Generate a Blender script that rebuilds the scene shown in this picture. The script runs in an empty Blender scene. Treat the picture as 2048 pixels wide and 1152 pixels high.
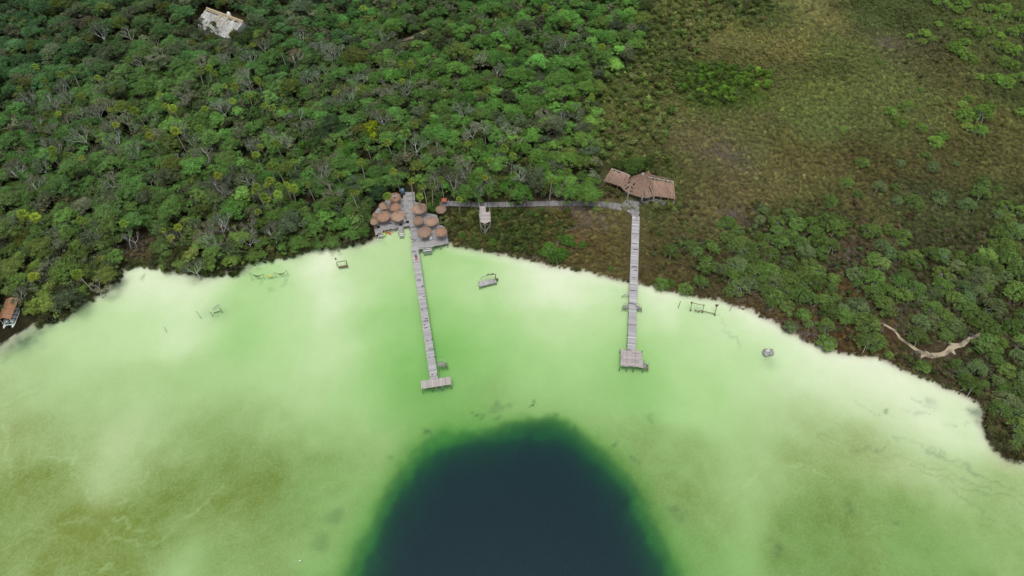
import bpy, math, random
import numpy as np
from mathutils import Vector, Matrix

random.seed(7)
rng = np.random.default_rng(11)
S = bpy.context.scene
COL = S.collection

# ------------------------------------------------------------------ camera, sky, sun, exposure
CAM_H, PITCH, FPX, PW, PH = 120.0, math.radians(54.0), 1365.0, 2048.0, 1152.0
cam = bpy.data.cameras.new('camera'); cam.sensor_width = 36.0
cam.lens = 36.0 * FPX / PW; cam.clip_end = 6000.0; cam.clip_start = 0.5
cam_o = bpy.data.objects.new('camera', cam); COL.objects.link(cam_o)
cam_o.location = (0, 0, CAM_H); cam_o.rotation_euler = (math.pi / 2 - PITCH, 0, 0)
S.camera = cam_o

SUN_EL, SUN_AZ = math.radians(79.0), math.radians(190.0)
w = bpy.data.worlds.new('World'); S.world = w; w.use_nodes = True
wt = w.node_tree; wt.nodes.clear()
sky = wt.nodes.new('ShaderNodeTexSky'); sky.sky_type = 'NISHITA'; sky.sun_disc = False
sky.sun_elevation = SUN_EL; sky.sun_rotation = SUN_AZ; sky.dust_density = 4.0; sky.air_density = 1.0; sky.ozone_density = 1.0
hs = wt.nodes.new('ShaderNodeHueSaturation'); hs.inputs['Saturation'].default_value = 0.30
bg = wt.nodes.new('ShaderNodeBackground'); bg.inputs['Strength'].default_value = 0.13
wo = wt.nodes.new('ShaderNodeOutputWorld')
wt.links.new(sky.outputs[0], hs.inputs['Color']); wt.links.new(hs.outputs[0], bg.inputs['Color']); wt.links.new(bg.outputs[0], wo.inputs['Surface'])
sun = bpy.data.lights.new('sun', 'SUN'); sun.energy = 1.5; sun.angle = math.radians(28.0); sun.color = (1.0, 0.97, 0.92)
sun_o = bpy.data.objects.new('sun', sun); COL.objects.link(sun_o)
sd_ = Vector((math.sin(SUN_AZ) * math.cos(SUN_EL), math.cos(SUN_AZ) * math.cos(SUN_EL), math.sin(SUN_EL)))
sun_o.rotation_euler = sd_.to_track_quat('Z', 'Y').to_euler(); sun_o.location = (0, 60, 150)
S.view_settings.view_transform = 'Standard'; S.view_settings.look = 'None'
S.view_settings.exposure = 0.0; S.view_settings.gamma = 1.0; S.view_settings.use_curve_mapping = False
S.render.engine = 'CYCLES'
S.cycles.use_denoising = True; S.cycles.denoising_input_passes = 'RGB_ALBEDO_NORMAL'; S.cycles.denoising_prefilter = 'ACCURATE'; S.cycles.use_adaptive_sampling = False; S.cycles.light_sampling_threshold = 0.0; S.cycles.sample_clamp_indirect = 4.0
S.cycles.max_bounces = 6; S.cycles.diffuse_bounces = 3; S.cycles.glossy_bounces = 2; S.cycles.transparent_max_bounces = 8

# ------------------------------------------------------------------ picture <-> place
CT, ST = math.cos(PITCH), math.sin(PITCH)
def U(px, py, z=0.0):
    """the point of the place at height z that the photograph shows at pixel (px, py)"""
    x = (px - PW / 2) / FPX; y = -(py - PH / 2) / FPX
    dx, dy, dz = x, CT + y * ST, -ST + y * CT
    s = (z - CAM_H) / dz
    return Vector((s * dx, s * dy, z))
def proj(x, y, z):
    dz = z - CAM_H
    f = y * CT - dz * ST; u = y * ST + dz * CT
    return PW / 2 + FPX * x / f, PH / 2 - FPX * u / f
def U2(pts, z=0.0):
    return np.array([[U(a, b, z).x, U(a, b, z).y] for a, b in pts])

def vnoise(x, y, scale, seed=0):
    r = np.random.default_rng(seed); T = r.random((257, 257))
    u, v = np.asarray(x) / scale + 1000.37, np.asarray(y) / scale + 1000.71
    i, j = np.floor(u).astype(int), np.floor(v).astype(int); fu, fv = u - i, v - j
    fu, fv = fu * fu * (3 - 2 * fu), fv * fv * (3 - 2 * fv); i %= 256; j %= 256
    return (T[i, j] * (1 - fu) * (1 - fv) + T[i + 1, j] * fu * (1 - fv) + T[i, j + 1] * (1 - fu) * fv + T[i + 1, j + 1] * fu * fv)
def fbm(x, y, scale, seed=0, n=4):
    t, a, s = 0, 1.0, 0
    for k in range(n):
        t = t + a * vnoise(x, y, scale / 2 ** k, seed + k); s += a; a *= 0.55
    return t / s
def inside(poly, x, y):
    c = np.zeros(np.shape(x), bool); n = len(poly)
    for k in range(n):
        x1, y1 = poly[k]; x2, y2 = poly[(k + 1) % n]
        if y1 == y2: continue
        c ^= ((y1 > y) != (y2 > y)) & (x < (x2 - x1) * (y - y1) / (y2 - y1) + x1)
    return c
def polydist(line, x, y, closed=False):
    d = np.full(np.shape(x), 1e9); n = len(line)
    for k in range(n if closed else n - 1):
        a = line[k]; b = line[(k + 1) % n]; ex, ey = b[0] - a[0], b[1] - a[1]
        L = ex * ex + ey * ey + 1e-9
        t = np.clip(((x - a[0]) * ex + (y - a[1]) * ey) / L, 0, 1)
        d = np.minimum(d, np.hypot(x - a[0] - t * ex, y - a[1] - t * ey))
    return d
def sstep(a, b, x):
    t = np.clip((x - a) / (b - a), 0, 1); return t * t * (3 - 2 * t)
def blend(samples, x, y, rad, z=0.0):
    """smooth interpolation of values known at places"""
    num, den = 0, 1e-12
    for s in samples:
        q = U(s[0], s[1], z); wgt = np.exp(-((x - q.x) ** 2 + (y - q.y) ** 2) / (2 * rad * rad)) + 1e-9 / (1 + (x - q.x) ** 2 + (y - q.y) ** 2)
        num = num + wgt[..., None] * np.array(s[2:], float); den = den + wgt
    return num / den[..., None]
def lin(r, g, b):
    f = lambda c: (c / 255 / 12.92) if c < 10 else ((c / 255 + 0.055) / 1.055) ** 2.4
    return (f(r), f(g), f(b))

# ------------------------------------------------------------------ materials
def mat(name, build):
    m = bpy.data.materials.new(name); m.use_nodes = True; t = m.node_tree; t.nodes.clear()
    out = t.nodes.new('ShaderNodeOutputMaterial')
    def N(kind, **kw):
        n = t.nodes.new(kind)
        for k, v in kw.items():
            if k.startswith('i_'): n.inputs[k[2:].replace('_', ' ')].default_value = v
            else: setattr(n, k, v)
        return n
    build(N, t.links.new, out); return m
def ramp(N, stops):
    r = N('ShaderNodeValToRGB'); e = r.color_ramp.elements
    while len(e) < len(stops): e.new(0.5)
    for q, (p, c) in zip(e, stops): q.position = p; q.color = (*c, 1)
    return r
def surface_mat(name, c0, c1, rough=0.85, scale=6.0, stretch=(1, 1, 1), bump=0.0, pv=0.6, spec=0.2):
    """two tones of one material, mixed by grain and by a value each piece carries (pv)"""
    def b(N, L, out):
        tc = N('ShaderNodeTexCoord'); mp = N('ShaderNodeMapping'); mp.inputs['Scale'].default_value = stretch
        L(tc.outputs['Object'], mp.inputs['Vector'])
        nz = N('ShaderNodeTexNoise', i_Scale=scale, i_Detail=4.0, i_Roughness=0.65); L(mp.outputs[0], nz.inputs['Vector'])
        at = N('ShaderNodeAttribute', attribute_name='pv')
        mx = N('ShaderNodeMix'); mx.inputs[0].default_value = pv; L(nz.outputs['Fac'], mx.inputs[2]); L(at.outputs['Fac'], mx.inputs[3])
        rp = ramp(N, [(0.2, c0), (0.8, c1)]); L(mx.outputs[0], rp.inputs[0])
        p = N('ShaderNodeBsdfPrincipled', i_Roughness=rough); p.inputs['Specular IOR Level'].default_value = spec
        L(rp.outputs[0], p.inputs['Base Color'])
        if bump:
            bp = N('ShaderNodeBump', i_Strength=bump, i_Distance=0.03); L(nz.outputs['Fac'], bp.inputs['Height']); L(bp.outputs[0], p.inputs['Normal'])
        L(p.outputs[0], out.inputs['Surface'])
    return mat(name, b)
def foliage_mat(name, trans=0.22, lo=0.55, hi=1.5):
    """leaf colour = the plant's own tint, varied from clump to clump and leaf to leaf"""
    def b(N, L, out):
        ti = N('ShaderNodeAttribute', attribute_name='tint', attribute_type='INSTANCER')
        lv = N('ShaderNodeAttribute', attribute_name='pv')
        mr = N('ShaderNodeMapRange'); mr.inputs['To Min'].default_value = lo; mr.inputs['To Max'].default_value = hi
        L(lv.outputs['Fac'], mr.inputs['Value'])
        vm = N('ShaderNodeVectorMath', operation='SCALE'); L(ti.outputs['Color'], vm.inputs[0]); L(mr.outputs[0], vm.inputs['Scale'])
        h = N('ShaderNodeHueSaturation'); mh = N('ShaderNodeMapRange'); mh.inputs['To Min'].default_value = 0.488; mh.inputs['To Max'].default_value = 0.508
        L(lv.outputs['Fac'], mh.inputs['Value']); L(mh.outputs[0], h.inputs['Hue']); L(vm.outputs[0], h.inputs['Color'])
        p = N('ShaderNodeBsdfPrincipled', i_Roughness=0.6); p.inputs['Specular IOR Level'].default_value = 0.10
        tr = N('ShaderNodeBsdfTranslucent'); L(h.outputs[0], p.inputs['Base Color']); L(h.outputs[0], tr.inputs['Color'])
        mx = N('ShaderNodeMixShader'); mx.inputs[0].default_value = trans; L(p.outputs[0], mx.inputs[1]); L(tr.outputs[0], mx.inputs[2])
        L(mx.outputs[0], out.inputs['Surface'])
    return mat(name, b)
M = {}
M['leaf'] = foliage_mat('leaves', .34, .62, 1.45)
M['grass'] = foliage_mat('sedge blades', 0.15, 0.6, 1.4)
M['bark'] = surface_mat('grey brown bark', (.07, .055, .04), (.17, .145, .115), scale=3, stretch=(3, 3, .6))
M['palebark'] = surface_mat('pale weathered bark', (.34, .34, .32), (.60, .595, .57), scale=3, stretch=(3, 3, .6))
M['palmbark'] = surface_mat('palm bark', (.32, .295, .245), (.52, .485, .42), scale=4, stretch=(1, 1, 4))
M['deadleaf'] = surface_mat('dry fronds', (.22, .15, .07), (.42, .30, .15))
M['wood'] = surface_mat('weathered grey boards', (.26, .255, .26), (.49, .48, .485), scale=3, stretch=(1, 1, 1), pv=0.72, bump=.2)
M['deckwood'] = surface_mat('worn deck boards', (.22, .215, .215), (.42, .41, .41), scale=1.2, pv=0.55, bump=.2)
M['twig'] = surface_mat('dry brown twigs', (.12, .10, .085), (.27, .235, .205), scale=3)
M['woodwarm'] = surface_mat('weathered brown grey boards', (.27, .245, .235), (.50, .455, .44), scale=3, pv=0.7, bump=.2)
M['woodgrey'] = surface_mat('old grey boards', (.15, .145, .15), (.33, .32, .325), scale=3, pv=0.7, bump=.2)
M['wooddark'] = surface_mat('gap shade and dark boards', (.025, .025, .028), (.06, .06, .062), scale=4)  # near-black tone: painted gap shade on piers and deck, also the barrel stand
M['batten'] = surface_mat('bleached batten', (.55, .54, .52), (.72, .71, .69), scale=4)
M['post'] = surface_mat('grey posts', (.16, .155, .15), (.34, .33, .32), scale=3, stretch=(3, 3, .6))
M['timber'] = surface_mat('pale timber', (.36, .335, .30), (.54, .51, .46), scale=3, stretch=(3, 3, .6))
M['newtimber'] = surface_mat('yellowish timber', (.42, .33, .19), (.66, .54, .34), scale=3)
M['brownlog'] = surface_mat('brown wet timber', (.09, .075, .045), (.22, .185, .12), scale=3)
M['thatch_a'] = surface_mat('paler straw thatch', (.27, .175, .12), (.47, .325, .24), scale=5, pv=.62, bump=.5, rough=.95, spec=.05)
M['thatch_b'] = surface_mat('greyer straw thatch', (.20, .13, .095), (.37, .265, .205), scale=5, pv=.62, bump=.5, rough=.95, spec=.05)
M['thatch'] = surface_mat('reddish straw thatch', (.25, .145, .095), (.44, .28, .20), scale=5, pv=.62, bump=.5, rough=.95, spec=.05)
M['oldthatch'] = surface_mat('old brown thatch', (.185, .118, .086), (.385, .27, .205), scale=2.2, pv=.5, bump=.5, rough=.95, spec=.05)
M['greythatch'] = surface_mat('bleached grey thatch', (.10, .09, .06), (.68, .68, .66), scale=.55, pv=.40, bump=.5, rough=.95, spec=.05)
M['roofthatch'] = surface_mat('orange brown thatch', (.27, .13, .07), (.44, .26, .16), scale=2.5, pv=.5, bump=.5, rough=.95, spec=.05)
M['rock'] = surface_mat('grey limestone', (.20, .20, .20), (.46, .46, .45), scale=2.2, pv=.3, bump=.8)
M['path'] = surface_mat('pale trodden sand', (.30, .25, .165), (.49, .42, .30), scale=.9, pv=.15)
def flat(name, c, rough=.5, spec=.4): M[name] = surface_mat(name, tuple(v * .88 for v in c), tuple(min(1, v * 1.08) for v in c), rough=rough, scale=4, spec=spec)
flat('white paint', (.78, .78, .77)); flat('green deck', (.03, .13, .09)); flat('black plastic', (.02, .02, .022)); flat('yellow green plastic', (.42, .72, .06))
flat('orange plastic', (.78, .14, .04)); flat('white plastic', (.80, .80, .80)); flat('blue plastic', (.03, .09, .25)); flat('blue grey plastic', (.13, .25, .33))
flat('terracotta canvas', (.48, .13, .07)); flat('dark rope', (.07, .10, .05)); flat('yellow cloth', (.52, .52, .10)); flat('panel frame', (.60, .66, .72)); flat('solar cells', (.13, .21, .42), .25, .6)
flat('skin', (.30, .15, .10)); flat('hair', (.02, .015, .012)); flat('red shorts', (.42, .09, .08)); flat('pink towel', (.52, .33, .32)); flat('interior', (.04, .035, .03))
flat('limewash', (.62, .63, .61), .9, .1); flat('bird feather', (.06, .06, .06), .8)

# ------------------------------------------------------------------ mesh and object helpers
class MB:
    def __init__(s): s.v, s.f, s.p = [], [], []
    def face(s, pts, pv=.5):
        k = len(s.v); s.v += [tuple(q) for q in pts]; s.f.append(tuple(range(k, k + len(pts)))); s.p.append(pv)
    def hexa(s, c8, pv=.5):
        """eight corners: bottom ring then top ring, each counter-clockwise"""
        k = len(s.v); s.v += [tuple(q) for q in c8]
        for q in ((3, 2, 1, 0), (4, 5, 6, 7), (0, 1, 5, 4), (1, 2, 6, 5), (2, 3, 7, 6), (3, 0, 4, 7)):
            s.f.append(tuple(k + i for i in q)); s.p.append(pv)
    def box(s, c, sx, sy, sz, rz=0.0, pv=.5, tilt=None):
        R = Matrix.Rotation(rz, 3, 'Z')
        if tilt: R = R @ tilt
        o = [(-1, -1, -1), (1, -1, -1), (1, 1, -1), (-1, 1, -1), (-1, -1, 1), (1, -1, 1), (1, 1, 1), (-1, 1, 1)]
        s.hexa([Vector(c) + R @ Vector((a * sx / 2, b * sy / 2, d * sz / 2)) for a, b, d in o], pv)
    def beam(s, a, b, wd, ht, pv=.5, up=(0, 0, 1)):
        a, b = Vector(a), Vector(b); d = (b - a).normalized(); u = Vector(up)
        r = d.cross(u)
        if r.length < 1e-3: r = d.cross(Vector((1, 0, 0)))
        r.normalize(); u = r.cross(d).normalized(); r *= wd / 2; u *= ht / 2
        s.hexa([a - r - u, a + r - u, b + r - u, b - r - u, a - r + u, a + r + u, b + r + u, b - r + u], pv)
    def tube(s, pts, rad, n=6, pv=.5, cap=True):
        pts = [Vector(p) for p in pts]; rad = rad if hasattr(rad, '__len__') else [rad] * len(pts)
        k0 = len(s.v)
        for i, p in enumerate(pts):
            d = (pts[min(i + 1, len(pts) - 1)] - pts[max(i - 1, 0)]).normalized()
            x = d.cross(Vector((0.13, 0.31, 0.94)) if abs(d.z) < .9 else Vector((1, 0.1, 0))).normalized(); y = d.cross(x)
            for j in range(n):
                t = 2 * math.pi * j / n; s.v.append(tuple(p + rad[i] * (math.cos(t) * x + math.sin(t) * y)))
        for i in range(len(pts) - 1):
            for j in range(n):
                a = k0 + i * n + j; b = k0 + i * n + (j + 1) % n
                s.f.append((a, b, b + n, a + n)); s.p.append(pv)
        if cap:
            s.f.append(tuple(k0 + (len(pts) - 1) * n + j for j in range(n))); s.p.append(pv)
            s.f.append(tuple(k0 + n - 1 - j for j in range(n))); s.p.append(pv)
    def lathe(s, prof, n=16, c=(0, 0, 0), pv=.5):
        k0 = len(s.v)
        for r, z in prof:
            for j in range(n):
                t = 2 * math.pi * j / n; s.v.append((c[0] + r * math.cos(t), c[1] + r * math.sin(t), c[2] + z))
        for i in range(len(prof) - 1):
            for j in range(n):
                a = k0 + i * n + j; b = k0 + i * n + (j + 1) % n
                s.f.append((a, b, b + n, a + n)); s.p.append(pv)
    def mesh(s, name, m, off=(0, 0, 0), smooth=False):
        me = bpy.data.meshes.new(name)
        v = np.array(s.v, float).reshape(-1, 3) - np.array(off)[None]
        me.from_pydata(v.tolist(), [], s.f)
        at = me.attributes.new('pv', 'FLOAT', 'FACE'); at.data.foreach_set('value', np.array(s.p, np.float32))
        me.materials.append(m)
        if smooth: me.polygons.foreach_set('use_smooth', [True] * len(me.polygons))
        me.update(); return me
    def part(s, name, m, parent, kind=None, label=None, smooth=False):
        """the collected shapes (in the place's own coordinates) as one mesh under its thing"""
        o = bpy.data.objects.new(name, s.mesh(name, m, world_loc(parent), smooth)); COL.objects.link(o); o.parent = parent
        if kind: o['kind'] = kind
        if label: o['label'] = label
        return o
def world_loc(o):
    p = Vector((0, 0, 0))
    while o is not None: p = p + o.location; o = o.parent
    return p
USED = {}
def tag(o, label, cat, group=None, kind=None):
    USED[label] = USED.get(label, 0) + 1
    o['label'] = label; o['category'] = cat
    if group: o['group'] = group
    if kind: o['kind'] = kind
    return o
def thing(name, loc, label, cat, group=None):
    o = bpy.data.objects.new(name, None); COL.objects.link(o); o.location = Vector(loc); o.empty_display_size = .3
    return tag(o, label, cat, group)
def copy_thing(src, loc, rz=0.0, scale=1.0, label=None, tint=None, tilt=(0, 0)):
    r = src.copy(); COL.objects.link(r); r.location = loc; r.rotation_euler = (tilt[0], tilt[1], rz)
    r.scale = scale if hasattr(scale, '__len__') else (scale,) * 3
    if label: r['label'] = label
    for c in src.children:
        d = c.copy(); COL.objects.link(d); d.parent = r
        if tint is not None and 'tint' in d: d['tint'] = tint
        for g in c.children:
            e = g.copy(); COL.objects.link(e); e.parent = d
    return r

# ------------------------------------------------------------------ the ground: land, shore, lake bed and the deep hole in one sheet
SHORE = [(-420, 800), (-150, 730), (0, 690), (60, 655), (130, 630), (180, 598), (236, 558), (246, 534), (300, 527), (335, 532), (400, 545), (470, 546), (500, 516), (560, 511), (640, 496), (682, 487), (740, 480), (762, 466), (790, 452), (830, 448), (880, 478), (905, 490), (945, 496), (1000, 506), (1060, 521), (1100, 530), (1140, 536), (1180, 548), (1250, 563), (1290, 570), (1335, 578), (1400, 591), (1450, 603), (1500, 617), (1545, 641), (1580, 662), (1620, 685), (1660, 702), (1700, 706), (1760, 716), (1830, 744), (1880, 766), (1930, 789), (1960, 806), (1972, 822), (1966, 850), (1972, 880), (1990, 905), (2010, 922), (2060, 926), (2200, 965), (2450, 1060)]
shore_w = U2(SHORE)
lake_w = np.vstack([shore_w, [[190, 0], [150, -110], [0, -150], [-170, -110], [-210, 0]]])
HOLE = [(655, 1260), (682, 1152), (712, 1085), (742, 1018), (782, 950), (828, 895), (872, 862), (925, 845), (985, 842), (1030, 832), (1062, 823), (1100, 829), (1155, 848), (1215, 888), (1266, 948), (1306, 1018), (1344, 1095), (1368, 1160), (1380, 1260)]
hole_w = U2(HOLE); hole_w = np.vstack([hole_w, [[26, -10], [14, -24], [0, -28], [-14, -24], [-26, -10]]])

# depth of the lake floor in metres (sand everywhere, algae where the last number is high)
BED = [(330, 560, .15, 0), (640, 520, .06, 0), (690, 590, .12, 0), (690, 680, .30, .05), (400, 600, .13, 0), (400, 660, .17, 0), (300, 640, .42, 0), (170, 690, .42, .05), (100, 740, .45, .15), (560, 552, .65, 0), (520, 600, .62, 0), (440, 630, .80, 0), (470, 660, .82, 0), (560, 640, .62, 0), (630, 700, .5, 0), (640, 780, .55, .1), (560, 750, .65, .05), (400, 760, .62, .1), (250, 790, .52, .15),
       (600, 600, .45, 0), (760, 500, .4, .05), (790, 490, .5, .1), (790, 560, .75, 0), (740, 560, .42, 0), (800, 640, 1.15, 0), (750, 640, .7, 0), (720, 720, .6, 0), (770, 720, .95, 0), (810, 720, 1.3, 0), (800, 800, 1.25, .05), (720, 800, .8, .1), (870, 540, .8, 0), (900, 520, .68, 0), (890, 640, 1.15, 0), (900, 720, 1.55, 0), (860, 800, 1.75, .05), (930, 790, 1.35, .1), (940, 720, 1.25, 0), (960, 620, .8, 0), (980, 570, .65, 0), (1030, 560, .26, 0), (1000, 690, .9, 0), (1100, 640, .52, 0), (1120, 560, .10, 0), (1180, 590, .2, 0), (1150, 720, .72, 0), (1060, 740, .95, 0), (1100, 790, 1.0, .1), (1210, 660, .65, 0), (1230, 620, .5, 0), (1220, 720, .95, 0), (1260, 760, 1.1, .05), (1200, 800, .85, .15), (1300, 640, .5, 0), (1330, 700, .7, 0), (1330, 610, .08, 0), (1420, 650, .55, 0), (1430, 720, .58, 0), (1390, 780, .75, 0), (1480, 640, .06, 0), (1530, 725, .62, 0), (1490, 760, .42, 0), (1480, 830, .6, .1), (1580, 700, .07, 0), (1600, 760, .26, 0), (1640, 730, .06, 0), (1750, 750, .06, .02), (1700, 800, .25, .05), (1600, 830, .42, .25), (1850, 820, .10, .02), (1930, 850, .2, .02), (1800, 860, .28, .12),
       (1680, 880, .42, .5), (1750, 920, .4, .4), (1850, 930, .36, .28), (1950, 960, .5, .3), (2040, 980, .48, .35), (1650, 960, .62, .55), (1700, 1010, .75, .5), (1850, 1060, .9, .45), (2000, 1050, .75, .4), (1600, 1060, .95, .6), (1540, 960, .6, .55), (1490, 990, .66, .12), (1460, 950, .72, .25), (1400, 990, .8, .62), (1390, 930, .72, .35), (1500, 900, .6, .2), (1480, 1060, .9, .2), (1440, 1110, 1.15, .35), (1650, 1130, 1.0, .5), (1900, 1140, 1.05, .4), (1340, 900, .8, .25),
       (40, 790, .42, .3), (50, 870, .4, .5), (150, 880, .45, .4), (250, 880, .35, .2), (230, 950, .4, .25), (90, 980, .5, .65), (60, 1080, .55, .6), (170, 1050, .5, .8), (300, 1010, .65, .85), (260, 1110, .6, .7), (300, 920, .6, .5), (420, 880, .7, .55), (450, 960, .72, .7), (370, 1080, .7, .15), (400, 1020, .65, .7), (560, 950, .7, .7), (540, 1080, .75, .6), (470, 1120, .8, .5), (620, 1020, 1.0, .4), (650, 930, .85, .4), (630, 860, .7, .3), (520, 850, .62, .35), (350, 840, .6, .2), (720, 880, .8, .25), (160, 800, .5, .25), (150, 1130, .6, .6),
       (820, 870, .85, .3), (760, 940, .85, .3), (700, 1020, 1.0, .25), (660, 1110, 1.1, .3), (900, 830, 1.0, .25), (980, 812, .95, .35), (1060, 806, .9, .25), (1150, 820, .85, .35), (1230, 880, .85, .4), (1290, 940, .85, .6), (1330, 1010, .85, .5), (1380, 1090, 1.1, .3)]
VEINS_PALE = [[(6, 838), (16, 870), (12, 960)], [(150, 900), (150, 940), (168, 968), (190, 1004), (193, 1040), (200, 1060), (222, 1078), (300, 1076), (345, 1056), (385, 1020), (440, 962)], [(190, 1150), (262, 1118), (310, 1080), (350, 1045)], [(196, 1030), (240, 1046), (300, 1056)], [(20, 1090), (80, 1062), (140, 1036), (190, 1024)], [(40, 935), (90, 918), (150, 908)], [(230, 1000), (270, 965), (305, 940)], [(0, 800), (60, 780), (100, 760)], [(150, 1010), (170, 1030), (190, 1040)], [(1440, 1020), (1470, 985), (1500, 960), (1545, 930)], [(1580, 930), (1640, 945), (1670, 955)], [(1500, 1090), (1490, 1040), (1480, 1000)]]
VEINS_DARK = [[(1640, 870), (1700, 884), (1760, 900), (1850, 922), (1950, 962), (2060, 1004)], [(1700, 900), (1745, 898), (1772, 888), (1782, 878)], [(1780, 862), (1850, 890), (1940, 935), (2060, 985)], [(1820, 925), (1900, 958), (1990, 990)], [(1720, 810), (1745, 824), (1760, 832)], [(1768, 818), (1782, 832)], [(1830, 790), (1850, 805), (1870, 818)], [(1800, 815), (1860, 825)], [(1438, 628), (1450, 648), (1466, 670), (1483, 688)], [(1880, 960), (1960, 1010), (2050, 1060)]]
SPOTS = [(40, 676, 3.2, .85), (20, 690, 2.6, .6), (75, 648, 2.2, .8), (128, 610, 2.2, .7), (1956, 826, 1.6, .65), (1300, 830, .7, .3), (672, 1032, 1.6, .35), (640, 1078, 1.3, .35), (1356, 1032, 1.5, .35), (1350, 1014, .9, .4), (1706, 1012, 1.1, .4), (1797, 1045, .9, .4), (1550, 1090, 1.0, .35), (1538, 724, 1.5, .22), (434, 625, 2.0, .25), (946, 816, .45, .6), (848, 858, .6, .6), (780, 904, .45, .55), (960, 821, .4, .5), (1066, 811, .35, .7), (1108, 823, .5, .5), (1148, 840, .35, .5), (1232, 876, .4, .6), (1265, 912, .7, .5), (1279, 920, .6, .4), (995, 832, .5, .4), (990, 809, 1.0, .35), (1010, 808, .9, .35), (290, 554, .5, .5), (545, 568, .7, .3), (570, 562, .6, .3), (520, 562, .6, .3), (760, 478, 1.0, .3), (1745, 822, .45, .6), (1770, 824, .5, .55), (1905, 846, .5, .3), (1935, 842, .4, .4), (1860, 800, .9, .25), (1835, 822, .8, .3)]  # dark bed marks; shadows of left shore trees and boulder painted among them
# colours the land itself has (moss, mud, litter, straw), sRGB as seen, thinned into albedo below
LAND = [(100, 100, 34, 34, 22), (600, 200, 36, 38, 22), (1000, 250, 38, 40, 22), (300, 400, 36, 38, 22), (280, 490, 78, 68, 42), (450, 460, 66, 58, 40), (620, 470, 50, 48, 30), (1240, 160, 80, 86, 46), (1260, 260, 86, 84, 46), (1300, 90, 74, 80, 46), (1320, 200, 86, 86, 48), (1220, 330, 70, 74, 40), (1480, 90, 98, 92, 52), (1560, 80, 100, 90, 52), (1610, 30, 100, 90, 58), (1540, 40, 62, 72, 38), (1400, 70, 92, 90, 52), (1430, 180, 58, 78, 26), (1600, 180, 86, 88, 46), (1700, 120, 84, 88, 48), (1780, 40, 68, 76, 44), (1800, 100, 84, 80, 56), (1900, 150, 80, 76, 46), (2000, 60, 72, 76, 44), (2040, 170, 62, 66, 40), (1650, 240, 84, 90, 50), (1800, 200, 86, 88, 50), (1750, 260, 80, 80, 48), (1950, 250, 86, 80, 46), (1420, 300, 92, 80, 58), (1460, 320, 96, 84, 66), (1500, 280, 84, 80, 50), (1600, 320, 88, 78, 48), (1750, 330, 80, 70, 44), (1900, 330, 78, 72, 44), (2020, 320, 82, 74, 46), (1550, 380, 92, 84, 52), (1450, 390, 92, 78, 56), (1400, 440, 92, 78, 56), (1350, 470, 78, 70, 44), (1330, 530, 80, 68, 44), (1700, 390, 80, 72, 46), (1850, 420, 66, 68, 44), (2000, 420, 64, 64, 40), (1720, 510, 88, 72, 58), (1600, 480, 56, 58, 36), (1550, 600, 70, 54, 36), (1530, 620, 88, 64, 44), (1640, 660, 74, 56, 38), (1700, 660, 84, 54, 32), (1750, 700, 74, 62, 44), (1850, 740, 72, 62, 44), (1940, 790, 78, 66, 52), (1800, 560, 60, 54, 40), (1950, 600, 56, 52, 36), (2040, 620, 62, 50, 36), (2000, 740, 50, 46, 32), (1990, 860, 70, 64, 42), (2020, 890, 58, 56, 36), (1450, 560, 72, 62, 44), (950, 470, 70, 74, 38), (1050, 460, 66, 66, 40), (1140, 430, 104, 90, 80), (1190, 440, 98, 84, 68), (1155, 470, 132, 78, 38), (1185, 492, 88, 76, 46), (1130, 455, 82, 76, 48), (1165, 500, 78, 72, 44), (1200, 480, 92, 76, 48), (1220, 530, 90, 78, 48), (1100, 490, 72, 64, 46), (1030, 500, 84, 70, 56), (1000, 440, 62, 70, 36), (1230, 450, 84, 80, 46), (1300, 440, 76, 78, 46), (1330, 350, 74, 76, 42), (1380, 360, 80, 74, 48), (900, 440, 50, 50, 30), (0, 600, 44, 44, 28), (150, 580, 56, 56, 34)]

def axis(lo, hi, step, far):
    a = list(np.arange(lo, hi + step / 2, step)); s = step
    while a[-1] < far: s *= 1.6; a.append(a[-1] + s)
    s = step
    while a[0] > -far: s *= 1.6; a.insert(0, a[0] - s)
    return np.array(a)
gx, gy = axis(-165, 165, .46, 3500), axis(4, 214, .55, 3500)
near = np.arange(4.3, 62, .30); gy = np.concatenate([gy[gy < 4.2], near, gy[gy > 62.2]])
GX, GY = np.meshgrid(gx, gy)
sdw = polydist(lake_w, GX, GY, True) * np.where(inside(lake_w, GX, GY), -1, 1)
edge = (fbm(GX, GY, 5, 3) - .5) * 2.2 + (fbm(GX, GY, 1.4, 8, 2) - .5) * .7
sd = sdw + edge * np.exp(-np.abs(sdw) / 12)
wx, wy = GX + (fbm(GX, GY, 14, 21) - .5) * 9, GY + (fbm(GX, GY, 14, 25) - .5) * 9
bed = blend(BED, wx, wy, 4.1)
dep, alg = bed[..., 0], bed[..., 1]
dep = dep * (1 + (fbm(GX, GY, 9, 31) - .5) * .30) + (fbm(GX, GY, 2.2, 35, 3) - .5) * .05
hs_ = polydist(hole_w, GX, GY, True) * np.where(inside(hole_w, GX, GY), -1, 1)
hs_ = hs_ + (fbm(GX, GY, 6, 41) - .5) * 2.4 + (fbm(GX, GY, 1.2, 44, 2) - .5) * .5
notch = U(1090, 850)
steep = np.exp(-((GX - notch.x) ** 2 + (GY - notch.y) ** 2) / (2 * 7.0 ** 2))
lip = 4.4 - 3.2 * steep
hole_d = 1.0 * np.exp(-np.clip(hs_, 0, None) / (lip * .42)) * (hs_ > 0) + (hs_ <= 0) * (1.0 + np.clip(-hs_, 0, None) * (.95 + 1.2 * steep) + np.clip(-hs_ - 2.2, 0, None) * 1.6)
dep = np.clip(dep, .03, None) + np.clip(hole_d, 0, 30)
shallow = .35 + .65 * sstep(0, 3.0, -sd)
z_lake = -(.02 + np.clip(-sd, 0, 1) * .05 + dep * shallow)
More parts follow.
